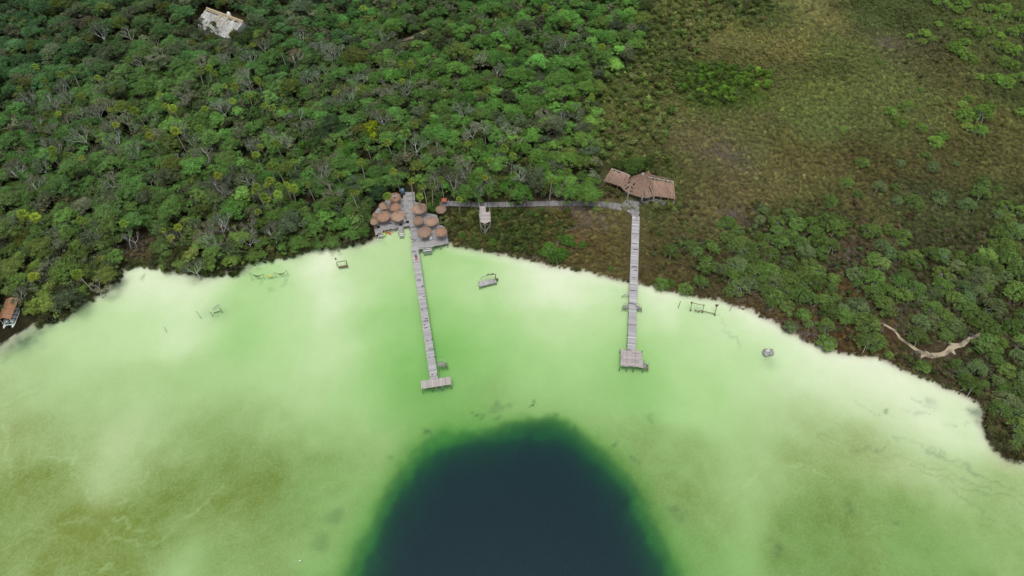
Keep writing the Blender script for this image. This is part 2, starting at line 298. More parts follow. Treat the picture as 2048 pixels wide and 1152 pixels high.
z_land = .02 + .30 * sstep(0, 1.2, sd) + .25 * sstep(1, 14, sd) + (fbm(GX, GY, 3, 51) - .5) * .16 * sstep(.2, 2, sd)
GZ = np.where(sd < 0, z_lake, z_land)
wet = np.exp(-(np.clip(-sd, 0, 9) / .65) ** 1.2)
land_m = sstep(-.08, .28, sd + (fbm(GX, GY, .9, 61, 2) - .5) * .9)
lc = blend(LAND, GX + (fbm(GX, GY, 6, 63) - .5) * 8, GY + (fbm(GX, GY, 6, 65) - .5) * 8, 5.0)
lc = (lc / 255.0) ** 2.2; lc = lc * .66 + (lc @ np.array([.3, .6, .1]))[..., None] * np.array([1.05, .98, .72]) * .34; lc = lc * (.55 + .9 * fbm(GX, GY, 1.6, 67, 3))[..., None]
va_p = np.full(GX.shape, 0.0); va_d = np.full(GX.shape, 0.0)
jx, jy = GX + (fbm(GX, GY, 2.5, 71) - .5) * 3.6 + (vnoise(GX, GY, .9, 72) - .5) * .5, GY + (fbm(GX, GY, 2.5, 75) - .5) * 3.6 + (vnoise(GX, GY, .9, 76) - .5) * .5
for ln in VEINS_PALE: va_p = np.maximum(va_p, np.exp(-(polydist(U2(ln), jx, jy) / .24) ** 2) * (.34 * sstep(.05, .7, vnoise(GX, GY, 3.2, 77))))
for ln in VEINS_DARK: va_d = np.maximum(va_d, np.exp(-(polydist(U2(ln), jx, jy) / .24) ** 2) * (.25 + .75 * vnoise(GX, GY, 3, 79)) * .30)
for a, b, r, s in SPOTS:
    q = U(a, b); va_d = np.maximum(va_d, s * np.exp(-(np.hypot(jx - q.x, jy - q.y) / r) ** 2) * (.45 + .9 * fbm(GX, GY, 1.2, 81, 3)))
alg = np.clip(alg * 1.30 * (.74 + .5 * fbm(GX, GY, 9, 83)) + (fbm(GX, GY, 3.0, 87) - .5) * .28 * sstep(.1, .4, alg), 0, 1)
def grid_mesh(name, X, Y, Z):
    ny, nx = X.shape; me = bpy.data.meshes.new(name); n = nx * ny
    me.vertices.add(n); me.vertices.foreach_set('co', np.stack([X, Y, Z], -1).reshape(-1).astype(np.float32))
    i = np.arange(n).reshape(ny, nx); q = np.stack([i[:-1, :-1], i[:-1, 1:], i[1:, 1:], i[1:, :-1]], -1).reshape(-1, 4)
    me.loops.add(q.size); me.loops.foreach_set('vertex_index', q.reshape(-1).astype(np.int32))
    me.polygons.add(len(q)); me.polygons.foreach_set('loop_start', np.arange(0, q.size, 4, dtype=np.int32)); me.polygons.foreach_set('loop_total', np.full(len(q), 4, np.int32))
    me.polygons.foreach_set('use_smooth', np.ones(len(q), bool)); me.update(calc_edges=True); me.validate(); return me
gm = grid_mesh('ground', GX, GY, GZ)
def vcol(me, name, rgb):
    a = me.attributes.new(name, 'FLOAT_COLOR', 'POINT'); c = np.ones((rgb.shape[0] * rgb.shape[1], 4), np.float32); c[:, :3] = rgb.reshape(-1, 3); a.data.foreach_set('color', c.reshape(-1))
vcol(gm, 'earth', lc); vcol(gm, 'cover', np.stack([land_m, alg, va_p], -1)); vcol(gm, 'marks', np.stack([va_d, wet, va_d * 0], -1))
def b_ground(N, L, out):
    geo = N('ShaderNodeNewGeometry')
    ea = N('ShaderNodeAttribute', attribute_name='earth'); cv = N('ShaderNodeAttribute', attribute_name='cover'); mk = N('ShaderNodeAttribute', attribute_name='marks')
    sp = N('ShaderNodeSeparateColor'); L(cv.outputs['Color'], sp.inputs[0]); sm = N('ShaderNodeSeparateColor'); L(mk.outputs['Color'], sm.inputs[0])
    def noise(sc, det=5.0, ro=.6, dist=0.0):
        n = N('ShaderNodeTexNoise', i_Scale=sc, i_Detail=det, i_Roughness=ro, i_Distortion=dist); L(geo.outputs['Position'], n.inputs['Vector']); return n
    def mixc(f, a, b):
        m = N('ShaderNodeMix', data_type='RGBA'); 
        if hasattr(f, 'name'): L(f, m.inputs[0])
        else: m.inputs[0].default_value = f
        for s, i in ((a, 6), (b, 7)):
            if hasattr(s, 'name'): L(s, m.inputs[i])
            else: m.inputs[i].default_value = (*s, 1)
        return m.outputs[2]
    def mth(op, a, b=None, cl=False):
        m = N('ShaderNodeMath', operation=op, use_clamp=cl)
        for i, s in enumerate((a, b)):
            if s is None: continue
            if hasattr(s, 'name'): L(s, m.inputs[i])
            else: m.inputs[i].default_value = s
        return m.outputs[0]
    n1 = noise(.35); n2 = noise(2.6, 6, .7); n3 = noise(.11, 4, .55)
    sand = mixc(n1.outputs['Fac'], (.77, .755, .665), (.85, .84, .755))
    # algae film: breaks up into fine flecks and thin cleared lines
    fl = mth('MULTIPLY_ADD', n2.outputs['Fac'], .9); fl.node.inputs[2].default_value = .55
    ad = mth('MULTIPLY', sp.outputs['Green'], fl, True)
    rd = noise(.16, 3, .5, 1.2); rl = mth('ABSOLUTE', mth('SUBTRACT', rd.outputs['Fac'], .5)); rl = mth('SUBTRACT', 1.0, mth('MULTIPLY', rl, 34.0), True)
    rd2 = noise(.4, 3, .5, .8); rl2 = mth('ABSOLUTE', mth('SUBTRACT', rd2.outputs['Fac'], .5)); rl2 = mth('SUBTRACT', 1.0, mth('MULTIPLY', rl2, 22.0), True)
    vein = mth('MAXIMUM', mth('MAXIMUM', sp.outputs['Blue'], mth('MULTIPLY', rl, .13)), mth('MULTIPLY', rl2, .07))
    ad = mth('MULTIPLY', ad, mth('SUBTRACT', 1.0, vein, True), True)
    algc = mixc(n1.outputs['Fac'], (.335, .295, .028), (.32, .31, .045))
    bedc = mixc(ad, sand, algc)
    bedc = mixc(mth('MULTIPLY', sp.outputs['Blue'], .30), bedc, (.70, .74, .52))
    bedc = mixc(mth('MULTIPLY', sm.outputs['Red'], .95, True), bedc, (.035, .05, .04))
    bedc = mixc(mth('MULTIPLY', sm.outputs['Green'], mth('MULTIPLY_ADD', n2.outputs['Fac'], .8), True), bedc, (.46, .43, .32))
    fine = noise(5.5, 4, .75); fr = ramp(N, [(.3, (.82, .82, .82)), (.7, (1.12, 1.12, 1.12))]); L(fine.outputs['Fac'], fr.inputs[0])
    ml = N('ShaderNodeMix', data_type='RGBA', blend_type='MULTIPLY'); ml.inputs[0].default_value = .35; L(bedc, ml.inputs[6]); L(fr.outputs[0], ml.inputs[7])
    er = ramp(N, [(.25, (.45, .43, .4)), (.75, (1.5, 1.48, 1.4))]); L(n2.outputs['Fac'], er.inputs[0])
    em = N('ShaderNodeMix', data_type='RGBA', blend_type='MULTIPLY'); em.inputs[0].default_value = .8; L(ea.outputs['Color'], em.inputs[6]); L(er.outputs[0], em.inputs[7])
    allc = mixc(sp.outputs['Red'], ml.outputs[2], em.outputs[2])
    p = N('ShaderNodeBsdfPrincipled', i_Roughness=.95); p.inputs['Specular IOR Level'].default_value = .08
    bp = N('ShaderNodeBump', i_Strength=.35, i_Distance=.12); L(n2.outputs['Fac'], bp.inputs['Height']); L(bp.outputs[0], p.inputs['Normal'])
    L(allc, p.inputs['Base Color']); L(p.outputs[0], out.inputs['Surface'])
gm.materials.append(mat('sand, mud and leaf litter', b_ground))
ground = bpy.data.objects.new('ground', gm); COL.objects.link(ground); ground['kind'] = 'structure'
from mathutils.interpolate import poly_3d_calc
def zat(x, y):
    i = int(np.clip(np.searchsorted(gy, y) - 1, 0, len(gy) - 2)); j = int(np.clip(np.searchsorted(gx, x) - 1, 0, len(gx) - 2))
    fy = (y - gy[i]) / (gy[i + 1] - gy[i]); fx = (x - gx[j]) / (gx[j + 1] - gx[j])
    return float(GZ[i, j] * (1 - fx) * (1 - fy) + GZ[i, j + 1] * fx * (1 - fy) + GZ[i + 1, j] * (1 - fx) * fy + GZ[i + 1, j + 1] * fx * fy)
def sdat(x, y):
    i = int(np.clip(np.searchsorted(gy, y), 0, len(gy) - 1)); j = int(np.clip(np.searchsorted(gx, x), 0, len(gx) - 1)); return float(sd[i, j])

# ------------------------------------------------------------------ the water: a closed body, clear but green-tinted, with a thin milky skin
def b_water(N, L, out):
    geo = N('ShaderNodeNewGeometry')
    n = N('ShaderNodeTexNoise', i_Scale=1.1, i_Detail=3.0); L(geo.outputs['Position'], n.inputs['Vector'])
    bp = N('ShaderNodeBump', i_Strength=.05, i_Distance=.05); L(n.outputs['Fac'], bp.inputs['Height'])
    tr = N('ShaderNodeBsdfTransparent'); df = N('ShaderNodeBsdfDiffuse'); df.inputs['Color'].default_value = (.16, .64, .82, 1)
    m1 = N('ShaderNodeMixShader'); m1.inputs[0].default_value = .034; L(tr.outputs[0], m1.inputs[1]); L(df.outputs[0], m1.inputs[2])
    gl = N('ShaderNodeBsdfGlossy', i_Roughness=.12); L(bp.outputs[0], gl.inputs['Normal'])
    fr = N('ShaderNodeFresnel', i_IOR=1.33); m2 = N('ShaderNodeMixShader'); L(fr.outputs[0], m2.inputs[0]); L(m1.outputs[0], m2.inputs[1]); L(gl.outputs[0], m2.inputs[2])
    L(m2.outputs[0], out.inputs['Surface'])
    va = N('ShaderNodeVolumeAbsorption', i_Density=.72); va.inputs['Color'].default_value = (.47, .785, .20, 1); L(va.outputs[0], out.inputs['Volume'])
mw = mat('lagoon water', b_water)
wb = MB(); wb.hexa([(-215, -155, -45), (195, -155, -45), (195, 120, -45), (-215, 120, -45), (-215, -155, 0), (195, -155, 0), (195, 120, 0), (-215, 120, 0)])
wm = wb.mesh('water', mw); water = bpy.data.objects.new('water', wm); COL.objects.link(water); water['kind'] = 'structure'

# ------------------------------------------------------------------ sandy trails
def ribbon(name, px, wpx, seed):
    pts = [U(a, b, .45) for a, b in px]; fine = []
    for a, b in zip(pts[:-1], pts[1:]):
        n = max(2, int((b - a).length / .6))
        fine += [a.lerp(b, i / n) for i in range(n)]
    fine.append(pts[-1]); m = MB(); prev = None
    for i, q in enumerate(fine):
        d = (fine[min(i + 1, len(fine) - 1)] - fine[max(i - 1, 0)]).normalized(); r = Vector((d.y, -d.x, 0)); k = i / (len(fine) - 1)
        hw = (wpx[0] * (1 - k) + wpx[1] * k) / 2
        wl = hw * (.5 + 1.0 * float(vnoise(q.x, q.y, 1.1, seed))); wr = hw * (.5 + 1.0 * float(vnoise(q.x + 40, q.y, 1.1, seed)))
        row = []
        for s in (-wl, 0, wr):
            p = q + r * s; row.append(Vector((p.x, p.y, zat(p.x, p.y) + .035)))
        if prev:
            m.face([prev[0], prev[1], row[1], row[0]][::-1], random.random()); m.face([prev[1], prev[2], row[2], row[1]][::-1], random.random())
        prev = row
    o = bpy.data.objects.new(name, m.mesh(name, M['path'])); COL.objects.link(o); o['kind'] = 'structure'
for i, (pp, ww) in enumerate([([(1966, 669), (1940, 678), (1925, 690), (1902, 697), (1884, 708), (1862, 711), (1850, 706)], (.7, 1.25)), ([(1850, 708), (1830, 697), (1815, 686), (1800, 676), (1788, 660), (1770, 650)], (.7, .4)), ([(1925, 690), (1905, 688), (1895, 687)], (.8, .5)), ([(1902, 699), (1910, 709)], (.7, .3)), ([(1820, 660), (1840, 668), (1856, 680)], (.4, .6)), ([(1995, 676), (2020, 680), (2048, 698)], (.5, .8)), ([(1670, 607), (1700, 611), (1730, 630), (1770, 650)], (.5, .5)), ([(1842, 716), (1852, 706)], (.3, 1.2)),
                              ([(780, 86), (800, 82), (820, 76), (838, 70), (862, 60), (880, 50)], (.9, 1.7))]):
    ribbon('sandy_path', pp, ww, 300 + i)

# ------------------------------------------------------------------ boards laid over an outline, with wells left open
def plank_fill(m, poly, o, ux, vy, z, pw=.145, gap=.014, th=.04, holes=(), seed=1, jit=.05, seg=None):
    r = random.Random(seed); P2 = [((p - o).dot(ux), (p - o).dot(vy)) for p in poly]
    H2 = [[((p - o).dot(ux), (p - o).dot(vy)) for p in h] for h in holes]
    vs = [q[1] for q in P2]; v = min(vs)
    def cuts(pl, y):
        xs = []
        for k in range(len(pl)):
            (x1, y1), (x2, y2) = pl[k], pl[(k + 1) % len(pl)]
            if (y1 > y) != (y2 > y): xs.append(x1 + (y - y1) * (x2 - x1) / (y2 - y1))
        xs.sort(); return list(zip(xs[::2], xs[1::2]))
    while v < max(vs):
        iv = cuts(P2, v + pw / 2)
        for h in H2:
            for hc in cuts(h, v + pw / 2):
                nv = []
                for a, b in iv:
                    if hc[1] <= a or hc[0] >= b: nv.append((a, b)); continue
                    if hc[0] > a: nv.append((a, hc[0]))
                    if hc[1] < b: nv.append((hc[1], b))
                iv = nv
        for a, b in iv:
            if b - a < .1: continue
            brk = [a]
            if seg:
                k = math.floor(a / seg + 1)
                while k * seg < b: brk.append(k * seg); k += 1
            brk.append(b)
            for s0, s1 in zip(brk[:-1], brk[1:]):
                if s1 - s0 < .05: continue
                e0, e1 = (r.uniform(-jit, jit) if s0 == a else .006), (r.uniform(-jit, jit) if s1 == b else -.006)
                dz = r.uniform(-.008, .008); pv = min(1, max(0, r.gauss(.55, .22)))
                c = [o + ux * x + vy * y for x, y in ((s0 + e0, v), (s1 + e1, v), (s1 + e1, v + pw), (s0 + e0, v + pw))]
                if ux.cross(vy).z < 0: c = c[::-1]
                m.hexa([Vector((q.x, q.y, z - th + dz)) for q in c] + [Vector((q.x, q.y, z + dz)) for q in c], pv)
        v += pw + gap
def flat2(v): return Vector((v.x, v.y, 0))
def posts_for(parent, pts, z_top, rad=.07, name='post', m='post'):
    for q in pts:
        b = MB(); zb = zat(q[0], q[1]) - .25
        b.tube([(q[0], q[1], zb), (q[0], q[1], z_top)], [rad * 1.1, rad], 8, random.random()); b.part(name, M[m], parent)

# ---- long pier with the T-shaped end
DZ = .85
ax0, ax1 = U(825.5, 470, DZ), U(869.5, 768, DZ)
vP = flat2(ax0 - ax1).normalized(); uP = Vector((vP.y, -vP.x, 0))         # vP towards the shore, uP to the right seen from the lake
hw = 0.80; oP = flat2(ax1)
Lp = flat2(ax0 - ax1).length
pier = thing('wooden_pier', (ax1.x, ax1.y, 0), 'long weathered grey plank pier ending in a narrow T-shaped platform', 'pier')
bm = MB(); plank_fill(bm, [oP + uP * a + vP * b for a, b in ((-hw, .8), (hw, .8), (hw, Lp - 3.2), (-hw, Lp - 3.2))], oP, uP, vP, DZ, seed=3)
bm.part('planking', M['wood'], pier, 'stuff')
tz = DZ + .06; tl, tr_, tbw = U(843, 778, DZ), U(903, 769, DZ), 1.75
tu = flat2(tr_ - tl).normalized(); tv = Vector((-tu.y, tu.x, 0)); tO = flat2(tl); TL = flat2(tr_ - tl).length
bm = MB(); plank_fill(bm, [tO, tO + tv * tbw, tO + tv * tbw + tu * TL, tO + tu * TL], tO, tv, tu, tz, seed=5, jit=.03)
bm.part('platform_planking', M['woodwarm'], pier, 'stuff')
for s in (-.62, .62):
    b = MB(); b.beam(oP + uP * s + vP * .6 + Vector((0, 0, DZ - .12)), oP + uP * s + vP * (Lp - 3.4) + Vector((0, 0, DZ - .12)), .1, .15); b.part('beam', M['post'], pier)
for s in (.15, tbw - .15):
    b = MB(); b.beam(tO + tv * s + tu * .05 + Vector((0, 0, tz - .12)), tO + tv * s + tu * (TL - .05) + Vector((0, 0, tz - .12)), .1, .15); b.part('beam', M['post'], pier)
posts_for(pier, [tuple((oP + uP * s + vP * v)[:2]) for v in np.arange(2.2, Lp - 4, 2.6) for s in (-.72, .72)], DZ - .06, .075)
posts_for(pier, [tuple((tO + tv * s + tu * t)[:2]) for t in (.1, TL / 2 - .9, TL / 2 + .9, TL - .1) for s in (.12, tbw - .12)], tz - .08, .07)
for t in (TL / 2 - .25, TL / 2 + .05, TL / 2 + 1.0, TL / 2 + 1.25):
    b = MB(); q = tO + tu * t - tv * .22; b.tube([(q.x, q.y, -.6), (q.x, q.y, tz + .45)], .05, 6); b.part('ladder_pole', M['timber'], pier)
def gap_shade_planks(parent, lst, ux, z, wd=.15):  # near-black boards laid on top, painting the shade seen in plank gaps
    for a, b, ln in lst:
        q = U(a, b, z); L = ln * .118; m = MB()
        m.box((q.x, q.y, z + .028), L, wd * random.uniform(.8, 1.35), .03, math.atan2(ux.y, ux.x) + random.uniform(-.12, .12)); m.part('plank', M['wooddark'], parent, label='dark board painted as the shade in a gap')
gap_shade_planks(pier, [(828, 503.5, 6), (831.5, 510.3, 5), (837, 559.7, 8), (838.8, 562.3, 3), (845, 573.5, 4), (845.5, 571.4, 3), (849, 592.5, 6), (853, 637.5, 4), (852, 642, 6), (849, 650, 3), (851.5, 656, 6), (863, 698, 10), (869.5, 713.5, 3), (858.8, 714.5, 2), (864.8, 749.5, 2.5), (874.6, 748.2, 3.5), (844.5, 619, 3), (853.5, 616.5, 3), (855, 681.5, 3), (864, 679, 3)], uP, DZ)
def side_steps(parent, q, out_dir, wid, n, z0, mname='post', rail=True, land=.7):
    """a small landing and steps going down from the side of a pier, with handrails"""
    d = out_dir; sdir = Vector((-d.y, d.x, 0)); st = MB()
    st.box(q + d * (land / 2) + Vector((0, 0, z0 - .12)), land, wid, .05, math.atan2(d.y, d.x)); o = st.part('landing', M['woodgrey'], parent)
    for i in range(n):
        s = MB(); c = q + d * (land + .14 + i * .26); s.box((c.x, c.y, z0 - .3 - i * .24), .22, wid, .04, math.atan2(d.y, d.x)); s.part('tread', M['woodgrey' if i < 2 else 'brownlog'], parent)
    if rail:
        for sg in (-1, 1):
            h = MB(); a = q + d * .05 + sdir * sg * wid / 2; b = q + d * (land + n * .26) + sdir * sg * wid / 2
            h.tube([(a.x, a.y, z0 + .75), (a.x + d.x * land, a.y + d.y * land, z0 + .75), (b.x, b.y, z0 - .1)], .035, 5)
            for p_, zt in ((a, z0 + .75), (a + d * land, z0 + .75), (b, z0 - .1)): h.tube([(p_.x, p_.y, zat(p_.x, p_.y)), (p_.x, p_.y, zt)], .035, 5)
            h.part('handrail', M['timber'], parent)
q = U(876.5, 728.5, DZ); side_steps(pier, Vector((q.x, q.y, 0)), uP, .95, 4, DZ)

# ---- deck under the thatched umbrellas
deck = thing('wooden_deck', U(826, 470, 0), 'grey plank deck with stair wells under the cluster of thatched umbrellas', 'deck')
D = lambda a, b: flat2(U(a, b, DZ))
uD = flat2(U(897, 487, DZ) - U(838.5, 498.5, DZ)).normalized(); uD = uP; vD = vP
well = lambda a, b, w, h: [D(a - w / 2, b - h / 2), D(a + w / 2, b - h / 2), D(a + w / 2, b + h / 2), D(a - w / 2, b + h / 2)]
left_poly = [D(744, 436), D(751, 470.5), D(764, 462), D(797, 454.5), D(797, 464), D(806, 462), D(806, 453), D(819, 451), D(827.5, 500), D(838.5, 498.5), D(897, 486.5), D(893, 456), D(880, 449), D(874, 430), D(854, 426), D(851, 408), D(830, 404), D(829, 384), D(808, 384), D(806, 398), D(777, 384), D(770, 402), D(752, 420)]
wells = [well(757, 454, 6, 4.5), well(802, 449.3, 6.5, 5), well(814.3, 443.8, 7, 5), well(781.5, 446.8, 5.5, 1.8)]
bm = MB(); plank_fill(bm, left_poly, flat2(ax0), uD, vD, DZ + .002, holes=wells, seed=8, seg=2.4); bm.part('planking', M['deckwood'], deck, 'stuff')
for a, b in (((752, 469.5), (797, 456)), ((838.5, 498.3), (897, 486.3)), ((806, 454), (819, 451.5)), ((819.5, 454), (827.5, 499))):
    e = MB(); e.beam(U(*a, DZ - .11), U(*b, DZ - .11), .08, .16); e.part('edge_beam', M['post'], deck)
posts_for(deck, [tuple(U(a, b, DZ)[:2]) for a, b in ((752, 471), (762, 464), (778, 459.5), (790, 456.5), (797, 465), (806, 463), (818, 453), (838.5, 500), (845, 498.5), (866, 494.5), (881, 491), (895, 488))], DZ + .05, .085)
gap_shade_planks(deck, [(823.5, 455, 9), (825, 478.8, 5), (831, 479.4, 5), (829, 481.5, 5), (826, 484, 5), (820.5, 475.5, 2.5), (812, 427, 6), (808, 421, 3), (806, 411, 4), (818.5, 402, 3), (805, 414, 4)], uD, DZ)
def lake_steps(a, b, wpx, n, name):
    q = U(a, b, DZ); d = -vD
    for i in range(n):
        c = Vector((q.x, q.y, 0)) + d * (.18 + i * .33); s = MB(); s.box((c.x, c.y, DZ - .16 - i * .24), wpx * .117, .25, .045, math.atan2(uD.y, uD.x), .9 if i < 3 else .4)
        s.part('tread', M['batten' if i < 3 else 'woodgrey'], deck)
    for sg in (-1, 1):
        a_ = Vector((q.x, q.y, 0)) + uD * sg * (wpx * .117 / 2 + .03); b_ = a_ + d * (n * .33); s = MB()
        s.beam((a_.x, a_.y, DZ - .1), (b_.x, b_.y, DZ - .1 - n * .24), .06, .2); s.part('stringer', M['timber'], deck)
lake_steps(853.5, 491.5, 15.5, 5, 's'); lake_steps(801.8, 461.5, 8, 4, 's'); lake_steps(760, 462.5, 8.5, 4, 's')

# ---- boardwalk from the deck to the pavilion
BZ = .80
bw = thing('boardwalk', U(1070, 407, 0), 'long grey plank boardwalk running between the forest edge and the scrub to the pavilion', 'boardwalk')
line = [U(a, b, BZ) for a, b in ((868, 407), (890, 406.5), (920, 407.5), (960, 409.5), (1000, 409), (1040, 408.2), (1090, 407), (1130, 406.3), (1170, 406.8), (1200, 408), (1225, 411), (1243, 414.5))]
bm = MB(); acc = []
for a, b in zip(line[:-1], line[1:]):
    n = int((b - a).length / .16)
    acc += [a.lerp(b, i / n) for i in range(n)]
for i, q in enumerate(acc[:-1]):
    d = (acc[min(i + 2, len(acc) - 1)] - acc[max(i - 2, 0)]); d.z = 0; d.normalize(); r = Vector((-d.y, d.x, 0)); hwid = .82 + .25 * sstep(.85, 1, np.array(i / len(acc)))
    j0, j1 = random.uniform(-.1, .1), random.uniform(-.1, .1); dz = random.uniform(-.01, .01); e = q + d * .145
    c = [q - r * (hwid + j0), e - r * (hwid + j0), e + r * (hwid + j1), q + r * (hwid + j1)]
    bm.hexa([Vector((p.x, p.y, BZ - .04 + dz)) for p in c] + [Vector((p.x, p.y, BZ + dz)) for p in c], min(1, max(0, random.gauss(.5, .24))))
bm.part('planking', M['woodgrey'], bw, 'stuff')
pz = [flat2(U(a, b, BZ)) for a, b in ((1238, 409), (1256, 397), (1290, 392), (1284, 404), (1279, 412), (1278.5, 424), (1278, 432), (1263, 431.5), (1262, 427), (1250, 421), (1238, 420))]
pv_ = flat2(U(1270, 430, BZ) - U(1272, 398, BZ)).normalized(); pu_ = Vector((-pv_.y, pv_.x, 0))
bm = MB(); plank_fill(bm, pz, flat2(U(1266, 412, BZ)), -pv_, pu_, BZ + .004, seed=21, seg=3.2); bm.part('landing_planking', M['woodgrey'], bw, 'stuff')
posts_for(bw, [tuple(acc[i][:2] + np.array([0, s])) if False else (acc[i].x, acc[i].y + s) for i in range(4, len(acc) - 1, 17) for s in (-.95, .98)], BZ + .16, .06)

# ---- right pier with the square end
RZ = .82
r0, r1 = U(1271.8, 432, RZ), U(1263, 699, RZ)
vR = flat2(r0 - r1).normalized(); uR = Vector((vR.y, -vR.x, 0)); oR = flat2(r1); LR = flat2(r0 - r1).length
rp = thing('wooden_pier', (r1.x, r1.y, 0), 'straight grey plank pier from the pavilion ending in a square platform', 'pier')
bm = MB(); plank_fill(bm, [oR + uR * a + vR * b for a, b in ((-.82, 0), (.82, 0), (.82, LR), (-.82, LR))], oR, uR, vR, RZ, seed=31); bm.part('planking', M['wood'], rp, 'stuff')
sq = [flat2(U(a, b, RZ)) for a, b in ((1242, 698.5), (1240.8, 732), (1255, 733), (1271, 734.5), (1287, 736), (1284.6, 721), (1283, 702.5), (1270, 700), (1256, 699))]
bm = MB(); plank_fill(bm, sq, oR, uR, vR, RZ + .05, seed=33, seg=1.62, jit=.04); bm.part('platform_planking', M['woodwarm'], rp, 'stuff')
for s in (-.86, .86):
    b = MB(); b.beam(oR + uR * s + Vector((0, 0, RZ + .10)) - vR * 3.3, oR + uR * s + Vector((0, 0, RZ + .10)) - vR * .1, .06, .07); b.part('joint_strip', M['woodgrey'], rp)
for s in (-.64, .64):
    b = MB(); b.beam(oR + uR * s + Vector((0, 0, RZ - .12)), oR + uR * s + vR * LR + Vector((0, 0, RZ - .12)), .1, .15); b.part('beam', M['post'], rp)
for s in (-.84, .84):
    b = MB(); b.beam(oR + uR * s + vR * (LR * .36) + Vector((0, 0, RZ + .035)), oR + uR * s + vR * (LR - .3) + Vector((0, 0, RZ + .035)), .09, .06); b.part('side_rail', M['wood'], rp)
for i, py_ in enumerate((436, 449.6, 467, 485, 511.5, 535, 566, 601, 649, 675.6, 690)):
    q = U(1271.8 + (py_ - 432) * (-8.8 / 267), py_, RZ); b = MB(); b.box((q.x, q.y, RZ + .03), 1.75, .14 if i % 3 else .2, .05, math.atan2(uR.y, uR.x)); b.part('batten', M['batten' if i % 3 != 2 else 'woodgrey'], rp)
gap_shade_planks(rp, [(1274, 434, 7), (1273, 437.5, 6), (1273.5, 441.5, 4), (1271, 472.7, 4), (1269, 486.5, 10), (1271, 499, 8), (1269, 533, 9), (1271, 541, 5), (1268, 556, 6), (1272.5, 613.3, 3), (1265, 581, 10), (1264, 607.5, 13)], uR, RZ)
posts_for(rp, [tuple((oR + uR * s + vR * v)[:2]) for v in np.arange(1.5, LR - 1, 2.7) for s in (-.74, .74)], RZ - .06, .075)
posts_for(rp, [tuple(U(a, b, RZ)[:2]) for a, b in ((1241.2, 698), (1240.2, 733), (1255, 734.3), (1268, 735.3), (1288, 736.5), (1284.5, 701.5))], RZ + .05, .09)
q = U(1256, 613, RZ); side_steps(rp, Vector((q.x, q.y, 0)), -uR, .9, 2, RZ, land=.55)
q = U(1272.5, 613.8, RZ); side_steps(rp, Vector((q.x, q.y, 0)), uR, .9, 3, RZ, land=.5)
q = U(1286.5, 729, RZ); side_steps(rp, Vector((q.x, q.y, 0)), uR, 1.3, 4, RZ, land=.12)
q = U(1259, 587, RZ); b = MB(); b.beam((q.x, q.y, RZ - .05), (q.x - 1.1, q.y - .1, RZ - .3), .28, .04); b.part('side_board', M['wood'], rp); b = MB(); b.tube([(q.x - 1.0, q.y - .1, RZ - .3), (q.x - 1.6, q.y - .2, -.4)], .06, 6); b.part('brace', M['brownlog'], rp)

# ------------------------------------------------------------------ thatched umbrellas
def make_palapa(label):
    t = thing('thatched_umbrella', (0, 0, 0), label, 'thatched umbrella', 'thatched umbrellas on the deck')
    R, n = 1.7, 56; m = MB(); segv = [random.random() for _ in range(n)]; segr = [1 + random.uniform(-.05, .045) + .035 * math.sin(3 * 2 * math.pi * k / n) for k in range(n)]
    rings = [(.10, 1.02), (.30, .90), (.52, .75), (.74, .585), (.90, .44), (1.0, .33)]
    pos = lambda k, i, dz=0: Vector((R * rings[i][0] * (segr[k % n] if i > 3 else 1) * math.cos(2 * math.pi * k / n), R * rings[i][0] * (segr[k % n] if i > 3 else 1) * math.sin(2 * math.pi * k / n), 2.15 + R * (rings[i][1] - .33) * .95 + (.022 * (-1) ** k if i else 0) + dz))
    for i in range(len(rings) - 1):
        for k in range(n):
            lo = 0.035 if i else 0                 # each course of straw lies on the one below
            m.face([pos(k, i, lo), pos(k, i + 1, 0), pos(k + 1, i + 1, 0), pos(k + 1, i, lo)], min(1, max(0, segv[k] * .55 + random.random() * .35 + .12)))
            m.face([pos(k, i + 1, 0), pos(k, i + 1, -.05), pos(k + 1, i + 1, -.05), pos(k + 1, i + 1, 0)], .2)
    for k in range(n * 2):                         # the ragged fringe
        a = math.pi * (k + random.random() * .4) / n; r0_, r1_ = R * .99, R * random.uniform(1.0, 1.045); w_ = .05
        c, s_ = math.cos(a), math.sin(a); tx = Vector((-s_, c, 0)) * w_; p0 = Vector((r0_ * c, r0_ * s_, 2.15)); p1 = Vector((r1_ * c, r1_ * s_, 2.15 - random.uniform(.12, .26)))
        m.face([p0 - tx, p1 - tx * .7, p1 + tx * .7, p0 + tx], random.random())
    m.part('thatch_roof', M['thatch'], t)
    c = MB(); c.lathe([(.30, 2.15 + R * .66), (.26, 2.15 + R * .70), (.12, 2.15 + R * .78), (.03, 2.15 + R * .80)], 10); c.part('cap', M['oldthatch'], t)
    b = MB(); b.tube([(0, 0, 0), (0, 0, 2.9)], .08, 8); b.part('pole', M['post'], t)
    for k in range(6):
        a = 2 * math.pi * k / 6 + .2; b = MB(); b.tube([(0, 0, 2.72), (1.5 * math.cos(a), 1.5 * math.sin(a), 2.14)], .035, 5); b.part('rafter', M['post'], t)
    tb = MB(); tb.lathe([(.0, .72), (.45, .72), (.45, .77), (0, .77)], 12); tb.part('table_ring', M['woodgrey'], t)
    return t
